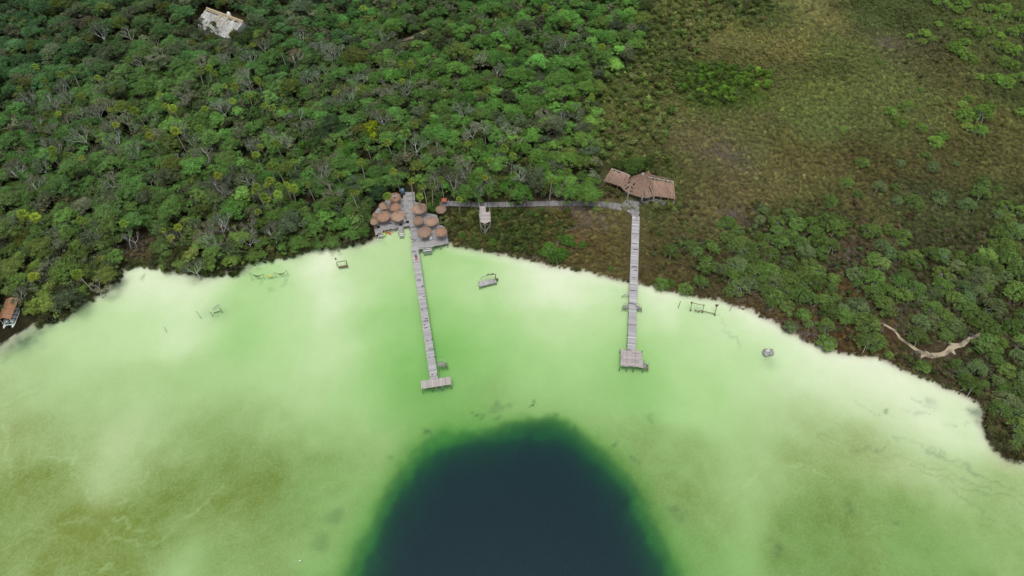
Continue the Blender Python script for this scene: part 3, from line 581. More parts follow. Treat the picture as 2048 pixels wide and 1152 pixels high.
UMB = [(789, 393.5, 25, 'thatched umbrella carrying the small solar panel'), (790, 411, 23, 'thatched umbrella just in front of the one with the solar panel'), (766, 411.5, 19, 'thatched umbrella partly hidden behind a palm at the left rear of the deck'), (766.8, 429, 27.5, 'large thatched umbrella directly behind the yellow-green kayak'), (796.2, 428.5, 29, 'large thatched umbrella behind the stair well with the white chair'), (747.5, 441, 16.5, 'narrow thatched umbrella at the left end of the deck against the bushes'), (748.3, 428.5, 11, 'smallest thatched umbrella, tucked behind the narrow one at the left end'), (838.8, 416.5, 29.5, 'large thatched umbrella crossed by a palm trunk right of the walkway'), (837, 438, 23, 'medium thatched umbrella beside the walkway, in front of the palm'), (863, 439.5, 24, 'thatched umbrella half covered by a pale leafy branch'), (848.8, 461.5, 29.3, 'large thatched umbrella above the white steps into the water'), (881.8, 464, 25, 'thatched umbrella at the right front corner of the deck'), (882, 416.5, 22, 'thatched umbrella where the boardwalk begins, below the red canopy')]
pal0 = make_palapa(UMB[0][3]); umb_objs = []
for i, (a, b, wpx, lab) in enumerate(UMB):
    q = U(a, b, DZ + 2.3); dist = (Vector((0, 0, CAM_H)) - q).length; sc = wpx * dist / FPX / 2 / 1.72 * .98
    zz = DZ if i not in (12,) else BZ
    if i == 0: pal0.location = (q.x, q.y, zz); pal0.scale = (sc, sc, 1); o = pal0; pal0.rotation_euler.z = .4
    else: o = copy_thing(pal0, (q.x, q.y, zz), random.uniform(0, 6), (sc * random.uniform(.96, 1.04), sc * random.uniform(.96, 1.04), .85 + .25 * random.random()), lab, None, (random.gauss(0, .05), random.gauss(0, .05)))
    for c_ in o.children:
        if c_.name.startswith('thatch_roof'): c_.material_slots[0].link = 'OBJECT'; c_.material_slots[0].material = M[('thatch', 'thatch_a', 'thatch', 'thatch_b', 'thatch_a')[(i * 7 + i // 3) % 5]]
    umb_objs.append(o)
# solar panel lying on the rearmost roof
q = U(789, 391, DZ + 3.0); sp = thing('solar_panel', q, 'small blue solar panel with pale frame lying on a thatched umbrella', 'solar panel')
tl_ = Matrix.Rotation(-.30, 3, 'X'); b = MB(); b.box(q + Vector((0, -.1, .10)), .62, 1.25, .05, .12, tilt=tl_); b.part('frame', M['panel frame'], sp)
b = MB()
for i in range(2):
    for j in range(4): b.box(q + Vector((0, -.1, .13)) + Matrix.Rotation(.12, 3, 'Z') @ tl_ @ Vector((-.125 + .25 * i, -.42 + .28 * j, .0)), .235, .26, .02, .12, tilt=tl_)
b.part('cell_grid', M['solar cells'], sp)

# ------------------------------------------------------------------ small things about the deck
def kayak(px, py, rz, m, label):
    q = U(px, py, .12); t = thing('kayak', (q.x, q.y, 0), label, 'kayak', 'kayaks under the deck edge')
    n, L, W = 15, 2.9, .78; h = MB(); rows = []
    for i in range(n):
        k = i / (n - 1); wv = W / 2 * max(.03, math.sin(math.pi * min(.97, max(.03, k))) ** .62); x = (k - .5) * L; sh = .10 + .16 * (2 * k - 1) ** 2
        rows.append([Vector((x, -wv, sh + .10)), Vector((x, -wv * .8, -.05)), Vector((x, wv * .8, -.05)), Vector((x, wv, sh + .10)), Vector((x, wv * .55, sh + (.13 if not .36 < k < .62 else -.02))), Vector((x, -wv * .55, sh + (.13 if not .36 < k < .62 else -.02)))])
    R = Matrix.Rotation(rz, 3, 'Z'); T = Vector((q.x, q.y, .02)); k0 = 0
    for r in rows: h.v += [tuple(T + R @ p) for p in r]
    for i in range(n - 1):
        for j in range(6):
            a, b = i * 6 + j, i * 6 + (j + 1) % 6; h.f.append((a, b, b + 6, a + 6)); h.p.append(.5)
    h.f += [tuple(range(5, -1, -1)), tuple((n - 1) * 6 + j for j in range(6))]; h.p += [.5, .5]
    h.part('hull', M[m], t, smooth=False)
    s = MB(); c = T + R @ Vector((.05, 0, .12)); s.box(c, .5, .42, .05, rz); s.part('seat', M['black plastic'], t); s = MB(); c = T + R @ Vector((-.22, 0, .24)); s.box(c, .05, .42, .24, rz); s.part('backrest', M['black plastic'], t)
    return t
kayak(767.2, 463.6, math.atan2(vP.y, vP.x) + .10, 'yellow green plastic', 'yellow-green kayak poking out from under the left deck')
kayak(774.4, 460.6, math.atan2(vP.y, vP.x) + .48, 'orange plastic', 'orange kayak poking out from under the left deck')
def chair(px, py, rz, label, m='white plastic'):
    q = U(px, py, DZ + .3); t = thing('plastic_chair', (q.x, q.y, DZ), label, 'chair'); R = Matrix.Rotation(rz, 3, 'Z'); f = lambda x, y, z: Vector((q.x, q.y, DZ)) + R @ Vector((x, y, z))
    b = MB(); b.box(f(0, 0, .42), .5, .5, .05, rz); b.part('seat', M[m], t)
    b = MB(); b.box(f(0, .25, .68), .5, .05, .5, rz); b.part('backrest', M[m], t)
    for sx in (-.22, .22):
        for sy in (-.22, .22): b = MB(); b.box(f(sx, sy, .2), .05, .05, .4, rz); b.part('leg', M[m], t)
        b = MB(); b.box(f(sx * 1.1, 0, .62), .05, .48, .04, rz); b.part('armrest', M[m], t)
chair(809.3, 442.6, .3, 'white plastic chair beside the dark stair well at the walkway')
chair(842.3, 477, 1.2, 'white plastic chair below the large umbrella left of the dark one')
chair(861.5, 477.6, -.4, 'white plastic chair standing between the two front right umbrellas')
def buoy(px, py, r, m, label, z=.05, cat='buoy'):
    q = U(px, py, z); t = thing('buoy', (q.x, q.y, z), label, cat); b = MB(); b.lathe([(.01, -r * .6), (r * .7, -r * .5), (r, 0), (r * .8, r * .5), (r * .3, r * .8), (.02, r * .85)], 14, (q.x, q.y, z)); b.part('float', M[m], t, smooth=True)
    b = MB(); b.lathe([(r * .16, r * .8), (r * .16, r * 1.25), (.01, r * 1.27)], 8, (q.x, q.y, z)); b.part('top_ring', M['black plastic'], t)
buoy(784.6, 456.3, .28, 'yellow green plastic', 'small lime buoy against the left deck right of the orange kayak'); buoy(791, 453.3, .25, 'white plastic', 'small white buoy at the left deck edge between kayaks and steps'); buoy(671.1, 517.5, .20, 'black plastic', 'small dark buoy floating behind the left swing frame')
q = U(805.5, 385.5, 1.0); t = thing('water_barrel', (q.x, q.y, zat(q.x, q.y)), 'blue-grey barrel on a dark stand behind the umbrella with the solar panel', 'barrel')
b = MB(); b.lathe([(.01, 0), (.42, 0), (.46, .1), (.44, .38), (.47, .42), (.44, .46), (.44, .78), (.47, .82), (.44, .86), (.46, 1.15), (.40, 1.25), (.01, 1.26)], 18, (q.x, q.y, 1.0)); b.part('body', M['blue grey plastic'], t, smooth=True)
b = MB(); b.lathe([(.01, 1.26), (.14, 1.26), (.14, 1.33), (.01, 1.33)], 10, (q.x, q.y, 1.0)); b.part('lid', M['blue plastic'], t)
b = MB(); b.box((q.x, q.y, .72), 1.2, 1.1, .55); b.part('stand', M['wooddark'], t)
q = U(1281, 406.5, BZ); t = thing('blue_bin', (q.x, q.y, BZ - .3), 'dark blue bin beside the pavilion post at the head of the right pier', 'bin')
b = MB(); b.lathe([(.01, 0), (.26, 0), (.33, .85), (.34, .9)], 14, (q.x, q.y, BZ - .3)); b.part('body', M['blue plastic'], t); b = MB(); b.lathe([(.36, .9), (.36, .96), (.2, 1.02), (.01, 1.03)], 14, (q.x, q.y, BZ - .3)); b.part('lid', M['black plastic'], t)
q = U(888, 399.5, 2.2); t = thing('canopy', (q.x, q.y, zat(q.x, q.y)), 'small terracotta-red canopy on posts behind the start of the boardwalk', 'canopy')
b = MB(); ap = (q.x, q.y, 2.75); cs = [(q.x - .62, q.y - .55, 2.2), (q.x + .62, q.y - .55, 2.2), (q.x + .62, q.y + .55, 2.2), (q.x - .62, q.y + .55, 2.2)]
for i in range(4): b.face([cs[i], cs[(i + 1) % 4], ap], .5); b.face([(cs[i][0], cs[i][1], 2.0), (cs[(i + 1) % 4][0], cs[(i + 1) % 4][1], 2.0), cs[(i + 1) % 4], cs[i]], .3)
b.part('cover', M['terracotta canvas'], t)
for c in cs: b = MB(); b.tube([(c[0], c[1], .2), (c[0], c[1], 2.2)], .04, 6); b.part('leg', M['post'], t)

# ------------------------------------------------------------------ the person sitting on the long pier
def person(px, py, facing, label):
    q = U(px, py, DZ + .1); t = thing('person', (q.x, q.y, DZ), label, 'person'); R = Matrix.Rotation(facing, 3, 'Z')
    J = {'pel': (0, 0, .13), 'bel': (0, -.06, .30), 'che': (0, -.13, .50), 'nec': (0, -.15, .66), 'hd1': (0, -.13, .76), 'hd2': (0, -.12, .88), 'shl': (-.19, -.14, .60), 'ell': (-.27, -.26, .36), 'wrl': (-.24, -.38, .10), 'hal': (-.24, -.42, .045), 'shr': (.19, -.14, .60), 'elr': (.27, -.26, .36), 'wrr': (.24, -.38, .10), 'har': (.24, -.42, .045),
         'hil': (-.10, .02, .12), 'knl': (-.14, .42, .20), 'anl': (-.13, .82, .07), 'tol': (-.13, .95, .11), 'hir': (.10, .02, .12), 'knr': (.13, .38, .38), 'anr': (.12, .62, .07), 'tor': (.12, .80, .045)}
    E = [('pel', 'bel'), ('bel', 'che'), ('che', 'nec'), ('nec', 'hd1'), ('hd1', 'hd2'), ('che', 'shl'), ('shl', 'ell'), ('ell', 'wrl'), ('wrl', 'hal'), ('che', 'shr'), ('shr', 'elr'), ('elr', 'wrr'), ('wrr', 'har'), ('pel', 'hil'), ('hil', 'knl'), ('knl', 'anl'), ('anl', 'tol'), ('pel', 'hir'), ('hir', 'knr'), ('knr', 'anr'), ('anr', 'tor')]
    rad = {'pel': .14, 'bel': .125, 'che': .145, 'nec': .055, 'hd1': .085, 'hd2': .095, 'sh': .065, 'el': .045, 'wr': .032, 'ha': .042, 'hi': .10, 'kn': .062, 'an': .042, 'to': .04}
    names = list(J); me = bpy.data.meshes.new('body'); me.from_pydata([R @ Vector(J[k]) for k in names], [(names.index(a), names.index(b)) for a, b in E], [])
    o = bpy.data.objects.new('body', me); COL.objects.link(o); o.parent = t
    md = o.modifiers.new('skin', 'SKIN')
    for k, sv in zip(names, me.skin_vertices[0].data): r = rad.get(k, rad.get(k[:2], .05)); sv.radius = (r, r); sv.use_root = (k == 'pel')
    o.modifiers.new('sub', 'SUBSURF').levels = 2; o.modifiers['sub'].render_levels = 2; me.materials.append(M['skin'])
    dg = bpy.context.evaluated_depsgraph_get(); ev = bpy.data.meshes.new_from_object(o.evaluated_get(dg)); o.modifiers.clear(); ev.name = 'body'; o.data = ev
    if not ev.materials: ev.materials.append(M['skin'])
    base = Vector((q.x, q.y, DZ)); W = lambda p: base + R @ Vector(p)
    b = MB(); b.lathe([(.01, .14), (.06, .13), (.10, .07), (.108, 0), (.09, -.07), (.05, -.09)], 12, W((0, -.135, .855))); b.part('hair', M['hair'], t, smooth=True)
    for s in (-1, 1):
        b = MB(); b.tube([W((s * .06, -.03, .135)), W((s * .11, .10, .15 if s < 0 else .19)), W((s * .125, .26, .175 if s < 0 else .29))], [.155, .125, .095], 10, .5, False); b.part('shorts', M['red shorts'], t, smooth=True)
        b = MB(); b.tube([W((s * .035, -.032, .875)), W((s * .035, -.026, .875))], .013, 6); b.part('eye', M['hair'], t)
        hn = W((s * .24, -.42, .045))
        for f in range(5):
            an = facing - math.pi / 2 + s * (-.9 + .4 * f); b = MB(); d = Vector((math.cos(an), math.sin(an), 0)); ln = (.05, .075, .085, .08, .06)[f]; b.tube([hn + d * .02, hn + d * (.03 + ln * .6) + Vector((0, 0, -.005)), hn + d * (.03 + ln) + Vector((0, 0, -.03))], [.013, .011, .008], 5); b.part('finger', M['skin'], t)
    b = MB(); b.tube([W((0, -.04, .845)), W((0, -.008, .83))], [.012, .016], 6); b.part('nose', M['skin'], t); b = MB(); b.box(W((0, -.028, .80)), .05, .012, .012, facing); b.part('mouth', M['red shorts'], t)
    tw = U(px + .6, py + 4.6, DZ); t2 = thing('towel', (tw.x, tw.y, DZ), 'pink towel spread on the pier in front of the seated person', 'towel'); b = MB()
    for i in range(6): b.box((tw.x + (i - 2.5) * .11, tw.y, DZ + .03 + .008 * (i % 2)), .115, .62, .014, .0, random.random())
    b.part('cloth', M['pink towel'], t2)
    tw = U(px - 2.7, py + 1.8, DZ); t3 = thing('bag', (tw.x, tw.y, DZ), 'white bag lying beside the seated person on the long pier', 'bag'); b = MB(); b.lathe([(.01, 0), (.19, .02), (.22, .12), (.15, .25), (.05, .30), (.01, .30)], 10, (tw.x, tw.y, DZ + .01)); b.part('sack', M['white plastic'], t3, smooth=True); b = MB(); b.tube([(tw.x - .08, tw.y, DZ + .28), (tw.x - .1, tw.y - .05, DZ + .42), (tw.x + .1, tw.y - .05, DZ + .42), (tw.x + .08, tw.y, DZ + .28)], .015, 5); b.part('handle', M['white plastic'], t3)
person(832.3, 515.6, math.pi + .2, 'person in red shorts sitting on the long pier near the deck')

# ------------------------------------------------------------------ pavilion of decayed thatch
pav = thing('thatched_pavilion', U(1285, 372, 0), 'large decayed thatched pavilion with a conical centre and two wings', 'pavilion')
def roof_quad(m, a, b, c, d, nu, nv, sag=.06, seed=0, gaps=(), lift=0.0, bulge=0.0):
    """thatch over a,b (ridge) to d,c (eave): uneven strips with straw courses; gaps are (u0,u1,v0,v1) left bare"""
    r = random.Random(seed); a, b, c, d = map(Vector, (a, b, c, d)); zo = {}
    nrm = (b - a).cross(d - a).normalized(); nrm = nrm if nrm.z > 0 else -nrm
    P = lambda i, j: (a.lerp(b, i / nu)).lerp(d.lerp(c, i / nu), j / nv) + nrm * (zo.setdefault((i, j), r.uniform(-sag, sag)) + lift + bulge * math.sin(math.pi * (.12 + .88 * j / nv)) * min(1, .35 + 2.2 * min(i, nu - i) / nu)) + (Vector((0, 0, -r.uniform(0, .1))) if j == nv else Vector((0, 0, 0)))
    cv = [r.random() for _ in range(nu)]
    for i in range(nu):
        for j in range(nv):
            uu, vv = (i + .5) / nu, (j + .5) / nv
            if any(g[0] < uu < g[1] and g[2] < vv < g[3] for g in gaps): continue
            pv = min(1, max(0, .45 * cv[i] + .45 * r.random() + .1)); t4 = [P(i, j) + nrm * .04, P(i + 1, j) + nrm * .04, P(i + 1, j + 1), P(i, j + 1)]
            m.face(t4, pv); m.face([q - nrm * .12 for q in t4][::-1], .2)
            m.face([P(i, j + 1), P(i + 1, j + 1), P(i + 1, j + 1) - nrm * .12, P(i, j + 1) - nrm * .12], .15)
ZR, ZE = 4.9, 2.7
def wing(ridge, eave, seed, slots, hip=None, name='wing_roof'):
    a, b = U(*ridge[0], ZR), U(*ridge[1], ZR); d, c = U(*eave[0], ZE), U(*eave[1], ZE)
    m = MB(); roof_quad(m, a, b, c, d, 22, 9, .07, seed, [(u0, u1, .0, .10) for u0, u1 in slots], 0, .34)
    a2 = Vector((2 * a.x - d.x, 2 * a.y - d.y, d.z)); b2 = Vector((2 * b.x - c.x, 2 * b.y - c.y, c.z))
    roof_quad(m, b, a, a2, b2, 22, 8, .07, seed + 1, [(1 - u1, 1 - u0, .0, .12) for u0, u1 in slots], 0, .34)
    if hip:
        e = b if hip == 'end' else a; e1, e2 = (c, b2) if hip == 'end' else (d, a2); n = 8
        for k in range(n): m.face([e, e1.lerp(e2, k / n), e1.lerp(e2, (k + 1) / n)], .3 + .5 * random.random())
    m.part(name, M['oldthatch'], pav)
    rb = MB(); rb.tube([a + Vector((0, 0, .08)), b + Vector((0, 0, .08))], .09, 7); rb.part('ridge_pole', M['timber'], pav)
    for k in range(9):
        t_ = k / 8; q = a.lerp(b, t_); qd = d.lerp(c, t_); s = MB(); s.tube([q + Vector((0, 0, .02)), q.lerp(qd, .13) + Vector((0, 0, .03))], .05, 5); s.part('rafter', M['timber'], pav)
    s = MB(); s.tube([a.lerp(d, .12) + Vector((0, 0, .06)), b.lerp(c, .12) + Vector((0, 0, .06))], .05, 6); s.part('purlin', M['timber'], pav)
    return a, b, c, d, a2, b2
RW = wing([(1296, 354.5), (1347, 363.8)], [(1308.5, 391.5), (1351, 398)], 41, [(.08, .17), (.2, .3), (.33, .42), (.46, .54), (.58, .66), (.70, .78), (.82, .93)], 'end')
LW = wing([(1223, 337.5), (1260, 351.5)], [(1207, 361.5), (1249, 375.5)], 51, [(.14, .28), (.34, .5)], 'start')
# rear wing, mostly under the crowns behind
bk0, bk1 = U(1291, 352, 4.6), U(1297, 341, 4.3); m = MB(); off = (bk1 - bk0).normalized(); sdv = Vector((off.y, -off.x, 0)) * 1.7
roof_quad(m, bk0, bk1, bk1 + sdv + Vector((0, 0, -2.1)), bk0 + sdv * 1.25 + Vector((0, 0, -2.1)), 14, 7, .05, 61); roof_quad(m, bk1, bk0, bk0 - sdv + Vector((0, 0, -2.1)), bk1 - sdv + Vector((0, 0, -2.1)), 14, 7, .05, 62); m.part('wing_roof', M['oldthatch'], pav)
apx = U(1286, 347.5, 7.0); fan = [U(a, b, 2.75) for a, b in ((1240, 372), (1246, 379), (1257, 386), (1271, 391.5), (1285, 395), (1297, 395.5), (1308, 391.5), (1312, 384))]
cen = Vector((apx.x, apx.y, 2.75)); back = [Vector((2 * cen.x - p.x, 2 * cen.y - p.y, 2.75)) for p in fan[1:-1]]
ringp = fan + back; m = MB()
# gaps where straw has fallen from the cone: (segment, from, to) along its hips
for k in range(len(ringp)):
    p, q = ringp[k], ringp[(k + 1) % len(ringp)]
    g = []
    if k == 1: g = [(.62, .98, .50, .62), (.62, .98, .66, .74), (.1, .4, .78, .95)]
    if k == 2: g = [(0, .16, .66, .74), (0, .18, .77, .85), (0, .2, .88, .96), (.22, .36, .7, .78), (.24, .42, .84, .9)]
    if k == 4: g = [(0, .14, .74, .82), (0, .12, .86, .93), (.2, .34, .8, .88)]
    if k == 3: g = [(.9, 1, .7, .78), (.86, 1, .88, .97)]
    if k == 5: g = [(.74, 1, .58, .8), (.7, .9, .84, .95)]
    if k == 0: g = [(.3, .6, .55, .7), (.5, .7, .75, .85)]
    roof_quad(m, apx + (p - cen).normalized() * .12, apx + (q - cen).normalized() * .12, q, p, 8, 16, .05, 70 + k, g)
m.part('cone_roof', M['oldthatch'], pav)
b = MB(); b.lathe([(.42, -.22), (.36, 0), (.22, .22), (.05, .38), (.01, .4)], 10, apx); b.part('cap', M['greythatch'], pav)
for k in (1, 2, 4, 5, 6):
    b = MB(); p = fan[k]; b.tube([apx.lerp(p, .62) + Vector((0, 0, .12)), p + Vector((0, 0, .09))], .04, 6); b.part('hip_pole', M['timber'], pav)
for k, (hh) in ((2, 0), (4, 0), (6, 0)):
    p = fan[k]; b = MB(); b.tube([(p.x, p.y + .1, .3), (p.x, p.y + .1, 2.75)], .15, 8); b.part('column', M['timber'], pav)
for a_, b_ in ((fan[2], fan[4]), (fan[4], fan[6])):
    b = MB(); b.tube([a_ + Vector((0, .1, -.02)), b_ + Vector((0, .1, -.02))], .09, 6); b.part('eave_beam', M['timber'], pav)
for t_ in (0.02, .35, .68, .97):
    q = RW[3].lerp(RW[2], t_) + Vector((0, .12, 0)); b = MB(); b.tube([(q.x, q.y, .2), (q.x, q.y, 2.7)], .11, 8); b.part('column', M['timber'], pav)
for zz in (1.05, 1.5):
    a_, b_ = RW[3] + Vector((0, .0, 0)), RW[2]; b = MB(); b.tube([(a_.x, a_.y, zz), (b_.x, b_.y, zz)], .05, 6); b.part('rail', M['timber'], pav)
b = MB(); b.tube([(fan[4].x, fan[4].y, 1.1), (RW[3].x, RW[3].y, 1.2)], .05, 6); b.part('rail', M['timber'], pav)
for t_ in (.05, .7):
    q = LW[3].lerp(LW[2], t_) + Vector((0, .5, 0)); b = MB(); b.tube([(q.x, q.y, .2), (q.x, q.y, 2.7)], .10, 8); b.part('column', M['timber'], pav)
fl = MB(); plank_fill(fl, [flat2(v) for v in (RW[3], RW[2], RW[5], RW[4])], flat2(RW[3]), flat2(RW[2] - RW[3]).normalized(), flat2(RW[4] - RW[3]).normalized(), .75, seed=91); fl.part('floor_planking', M['woodgrey'], pav, 'stuff')
fl = MB(); plank_fill(fl, [flat2(v) for v in (fan[1], fan[3], fan[5], fan[7], back[2], back[4])], flat2(cen), Vector((1, 0, 0)), Vector((0, 1, 0)), .76, seed=92); fl.part('floor_planking', M['woodgrey'], pav, 'stuff')

# ------------------------------------------------------------------ lookout tower in the scrub
tower = thing('lookout_tower', U(970, 463, 0), 'pale timber lookout tower on cross-braced legs standing in the scrub', 'lookout tower')
TZ = 4.6
tp = [U(a, b, TZ) for a, b in ((960, 442.5), (969.8, 447), (981.3, 441.5), (979.5, 423), (958.8, 427))]
tpf = [flat2(p) for p in tp]; m = MB(); plank_fill(m, tpf + [], flat2(tp[1]), Vector((1, 0, 0)), Vector((0, 1, 0)), TZ, seed=95, pw=.16); m.part('platform_planking', M['woodwarm'], tower, 'stuff')
lb = [U(963, 465.5, .4), U(970.6, 470.5, .4), U(979.3, 461, .4)]
tops = [tp[0], tp[1], tp[2], tp[3], tp[4]]; bots = lb + [Vector((tp[3].x * .995 + 0, tp[3].y - .1, .4)), Vector((tp[4].x + .2, tp[4].y - .1, .4))]
for a_, b_ in zip(bots, tops): b = MB(); b.tube([a_ - Vector((0, 0, .2)), b_ + Vector((0, 0, .0))], .085, 8); b.part('leg', M['timber'], tower)
def brace(i, j, f0, f1): b = MB(); b.tube([bots[i].lerp(tops[i], f0), bots[j].lerp(tops[j], f1)], .05, 6); b.part('brace', M['timber'], tower)
brace(0, 1, .62, .95); brace(0, 1, .60, .28); brace(1, 2, .32, .62); brace(1, 2, .88, .60); brace(1, 2, .15, .58); brace(0, 1, .04, .20); brace(2, 3, .3, .8); brace(4, 0, .3, .8)
for i, j in ((0, 1), (1, 2)): b = MB(); b.tube([tops[i] - Vector((0, 0, .06)), tops[j] - Vector((0, 0, .06))], .06, 6); b.part('edge_beam', M['timber'], tower)
for i, j in ((4, 0), (3, 2)):
    for hz in (.55, 1.0): b = MB(); b.tube([tops[i] + Vector((0, 0, hz)), tops[j] + Vector((0, 0, hz))], .04, 6); b.part('rail', M['timber'], tower)
    for f in (0, .5, 1): p = tops[i].lerp(tops[j], f); b = MB(); b.tube([p - Vector((0, 0, .1)), p + Vector((0, 0, 1.05))], .045, 6); b.part('rail_post', M['timber'], tower)
s0, s1 = U(966, 424.5, TZ), U(965, 413.5, 3.2); sx = Vector((1, 0, 0))
for k in range(9):
    q = s0.lerp(s1, k / 8); b = MB(); b.box((q.x, q.y, q.z), 1.25, .24, .05, 0, random.random()); b.part('tread', M['woodwarm'], tower)
for sg in (-.66, .66):
    b = MB(); b.beam(s0 + sx * sg, s1 + sx * sg + Vector((0, .6, -1.0)), .06, .16); b.part('stringer', M['timber'], tower)
    b = MB(); b.tube([s0 + sx * sg + Vector((0, 0, .9)), s1 + sx * sg + Vector((0, 0, .9))], .04, 6); b.part('handrail', M['timber'], tower)
    b = MB(); q = s1 + sx * sg; b.tube([(q.x, q.y, .4), (q.x, q.y, q.z + .95)], .06, 6); b.part('rail_post', M['timber'], tower)

# ------------------------------------------------------------------ pale half-built roof in the forest
hut = thing('unfinished_house', U(445, 55, 0), 'unfinished house with bleached roof and bare yellow ridge timbers in the forest', 'house')
hz1, hz0 = 6.0, 3.4
hA, hB, hC, hD = U(413, 17, hz1), U(487, 44, hz1), U(460, 80, hz0), U(388, 50, hz0)
m = MB(); roof_quad(m, hA, hB, hC, hD, 34, 14, .17, 101, [(.04, .17, .06, .14), (.22, .34, .09, .16), (.62, .74, .04, .12), (.78, .92, .08, .15), (.0, .12, .5, 1), (.12, .2, .8, 1), (.30, .36, .5, .62), (.52, .6, .86, 1), (.4, .44, .3, .4), (.86, 1, .9, 1), (.2, .26, .66, .74)]); m.part('front_roof', M['greythatch'], hut)
m = MB(); hA2, hB2 = Vector((hA.x + .30 * (hA.x - hD.x), hA.y + .30 * (hA.y - hD.y), hz0)), Vector((hB.x + .30 * (hB.x - hC.x), hB.y + .30 * (hB.y - hC.y), hz0)); roof_quad(m, hB, hA, hA2, hB2, 20, 8, .1, 102); m.part('rear_roof', M['greythatch'], hut)
m = MB(); hR = U(496, 53, hz0 + .4)
for k in range(8): m.face([hB, hC.lerp(hR, k / 8), hC.lerp(hR, (k + 1) / 8)], .6 + .4 * random.random())
for k in range(8): m.face([hB, hR.lerp(hB2, k / 8), hR.lerp(hB2, (k + 1) / 8)], .6 + .4 * random.random())
m.part('hip_roof', M['limewash'], hut)
for dz in (.12, -.28):
    b = MB(); dv = (hD - hA).normalized() * (.9 if dz < 0 else 0); b.beam(hA + dv + Vector((0, 0, dz + .1)), hB + dv + Vector((0, 0, dz + .1)), .30 if dz > 0 else .18, .2); b.part('ridge_beam' if dz > 0 else 'purlin', M['newtimber'], hut)
for k in range(27):
    t_ = (k + .5) / 27; q = hA.lerp(hB, t_); dv = (hD - hA).normalized(); b = MB(); b.beam(q - dv * .35 + Vector((0, 0, .20)), q + dv * .9 + Vector((0, 0, .22)), .09, .10); b.part('rafter_tail', M['newtimber'], hut)
for t_, wd in ((.44, .55), (.62, .5)):
    q = hA.lerp(hB, t_); e = hD.lerp(hC, t_ - .02); b = MB(); b.beam(q + Vector((0, 0, .2)), q.lerp(e, .55) + Vector((0, 0, .22)), wd * .5, .08); b.part('rafter_board', M['newtimber'], hut)
for k in range(24):
    t_ = (k + .5) / 24; q = hA.lerp(hB, t_).lerp(hD.lerp(hC, t_), .25); e = hA.lerp(hB, t_).lerp(hD.lerp(hC, t_), .97); b = MB(); b.beam(q + Vector((0, 0, .14)), e + Vector((0, 0, .12)), .07, .06); b.part('roof_batten', M['limewash'], hut)
wl = [hD, hC, hB2, hA2]; cx_ = sum((p for p in wl), Vector()) / 4; m = MB(); wl = [cx_ + (p - cx_) * .86 for p in wl]
for i in range(4):
    a_, b_ = wl[i], wl[(i + 1) % 4]; m.beam((a_.x, a_.y, 1.9), (b_.x, b_.y, 1.9), .25, 3.2)
m.part('wall', M['limewash'], hut)
b = MB(); d_ = wl[0].lerp(wl[1], .5); b.box((d_.x, d_.y, 1.5), 1.6, .5, 2.2, math.atan2((wl[1] - wl[0]).y, (wl[1] - wl[0]).x)); b.part('door', M['interior'], hut)
q = U(456, 24, 5.2); t = thing('water_tank', (q.x, q.y, 0), 'white water tank rising behind the ridge of the unfinished house', 'tank'); b = MB(); b.lathe([(.01, 2.6), (.55, 2.6), (.6, 3.0), (.6, 4.4), (.45, 5.0), (.2, 5.2), (.01, 5.2)], 14, (q.x, q.y, 0)); b.part('tank_body', M['white plastic'], t, smooth=True); b = MB(); b.box((q.x, q.y, 1.3), 1.3, 1.3, 2.6); b.part('stand', M['limewash'], t)

# ------------------------------------------------------------------ thatched pontoon boat
bt0, bt1 = U(16.5, 657, .3), U(36.5, 605, .3); bd = flat2(bt1 - bt0); BL = bd.length; bd.normalize(); bs = Vector((bd.y, -bd.x, 0))
boat = thing('pontoon_boat', (bt0.x, bt0.y, 0), 'white twin-hulled tour boat with an orange-brown thatched roof moored under the trees', 'boat')
Bp = lambda f, s, z: flat2(bt0) + bd * f + bs * s + Vector((0, 0, z))
for s in (-.86, .86):
    m = MB(); n = 14; prev = None
    for i in range(n):
        k = i / (n - 1); wv = .30 * min(1, (k / .16) ** .7 + .12, ((1 - k) / .14) ** .7 + .12); f = k * BL; up = .18 * max(0, 1 - k / .2)
        row = [Bp(f, s - wv, .42 + up * .4), Bp(f, s - wv * .7, -.22 + up), Bp(f, s + wv * .7, -.22 + up), Bp(f, s + wv, .42 + up * .4)]
        if prev:
            for j in range(4): m.face([prev[j], prev[(j + 1) % 4], row[(j + 1) % 4], row[j]])
        prev = row
    m.part('hull', M['white paint'], boat)
m = MB(); m.hexa([Bp(.7, -.95, .36), Bp(.7, .95, .36), Bp(BL - .5, .95, .36), Bp(BL - .5, -.95, .36), Bp(.7, -.95, .46), Bp(.7, .95, .46), Bp(BL - .5, .95, .46), Bp(BL - .5, -.95, .46)]); m.part('deck', M['green deck'], boat)
for s in (-.98, .98): b = MB(); b.tube([Bp(.7, s, 1.05), Bp(BL - .6, s, 1.05)], .04, 6); b.part('side_rail', M['white paint'], boat)
for f in (1.0, 2.4, 3.9, BL - 1.0):
    for s in (-.95, .95): b = MB(); b.tube([Bp(f, s, .45), Bp(f, s, 2.15)], .04, 6); b.part('roof_post', M['white paint'], boat)
for f in (1.6, 2.6, 3.6, 4.6):
    for s in (-.6, .6): b = MB(); b.box(Bp(f, s, .70), .5, .7, .5, math.atan2(bd.y, bd.x)); b.part('bench_seat', M['white plastic'], boat)
m = MB(); f0, f1 = 1.1, BL - .35
roof_quad(m, Bp(f0, -.12, 2.75), Bp(f1, -.12, 2.75), Bp(f1 + .1, 1.22, 2.1), Bp(f0 - .1, 1.22, 2.1), 20, 6, .04, 111); roof_quad(m, Bp(f1, -.12, 2.75), Bp(f0, -.12, 2.75), Bp(f0 - .1, -1.45, 2.1), Bp(f1 + .1, -1.45, 2.1), 20, 6, .04, 112); m.part('thatch_roof', M['roofthatch'], boat)
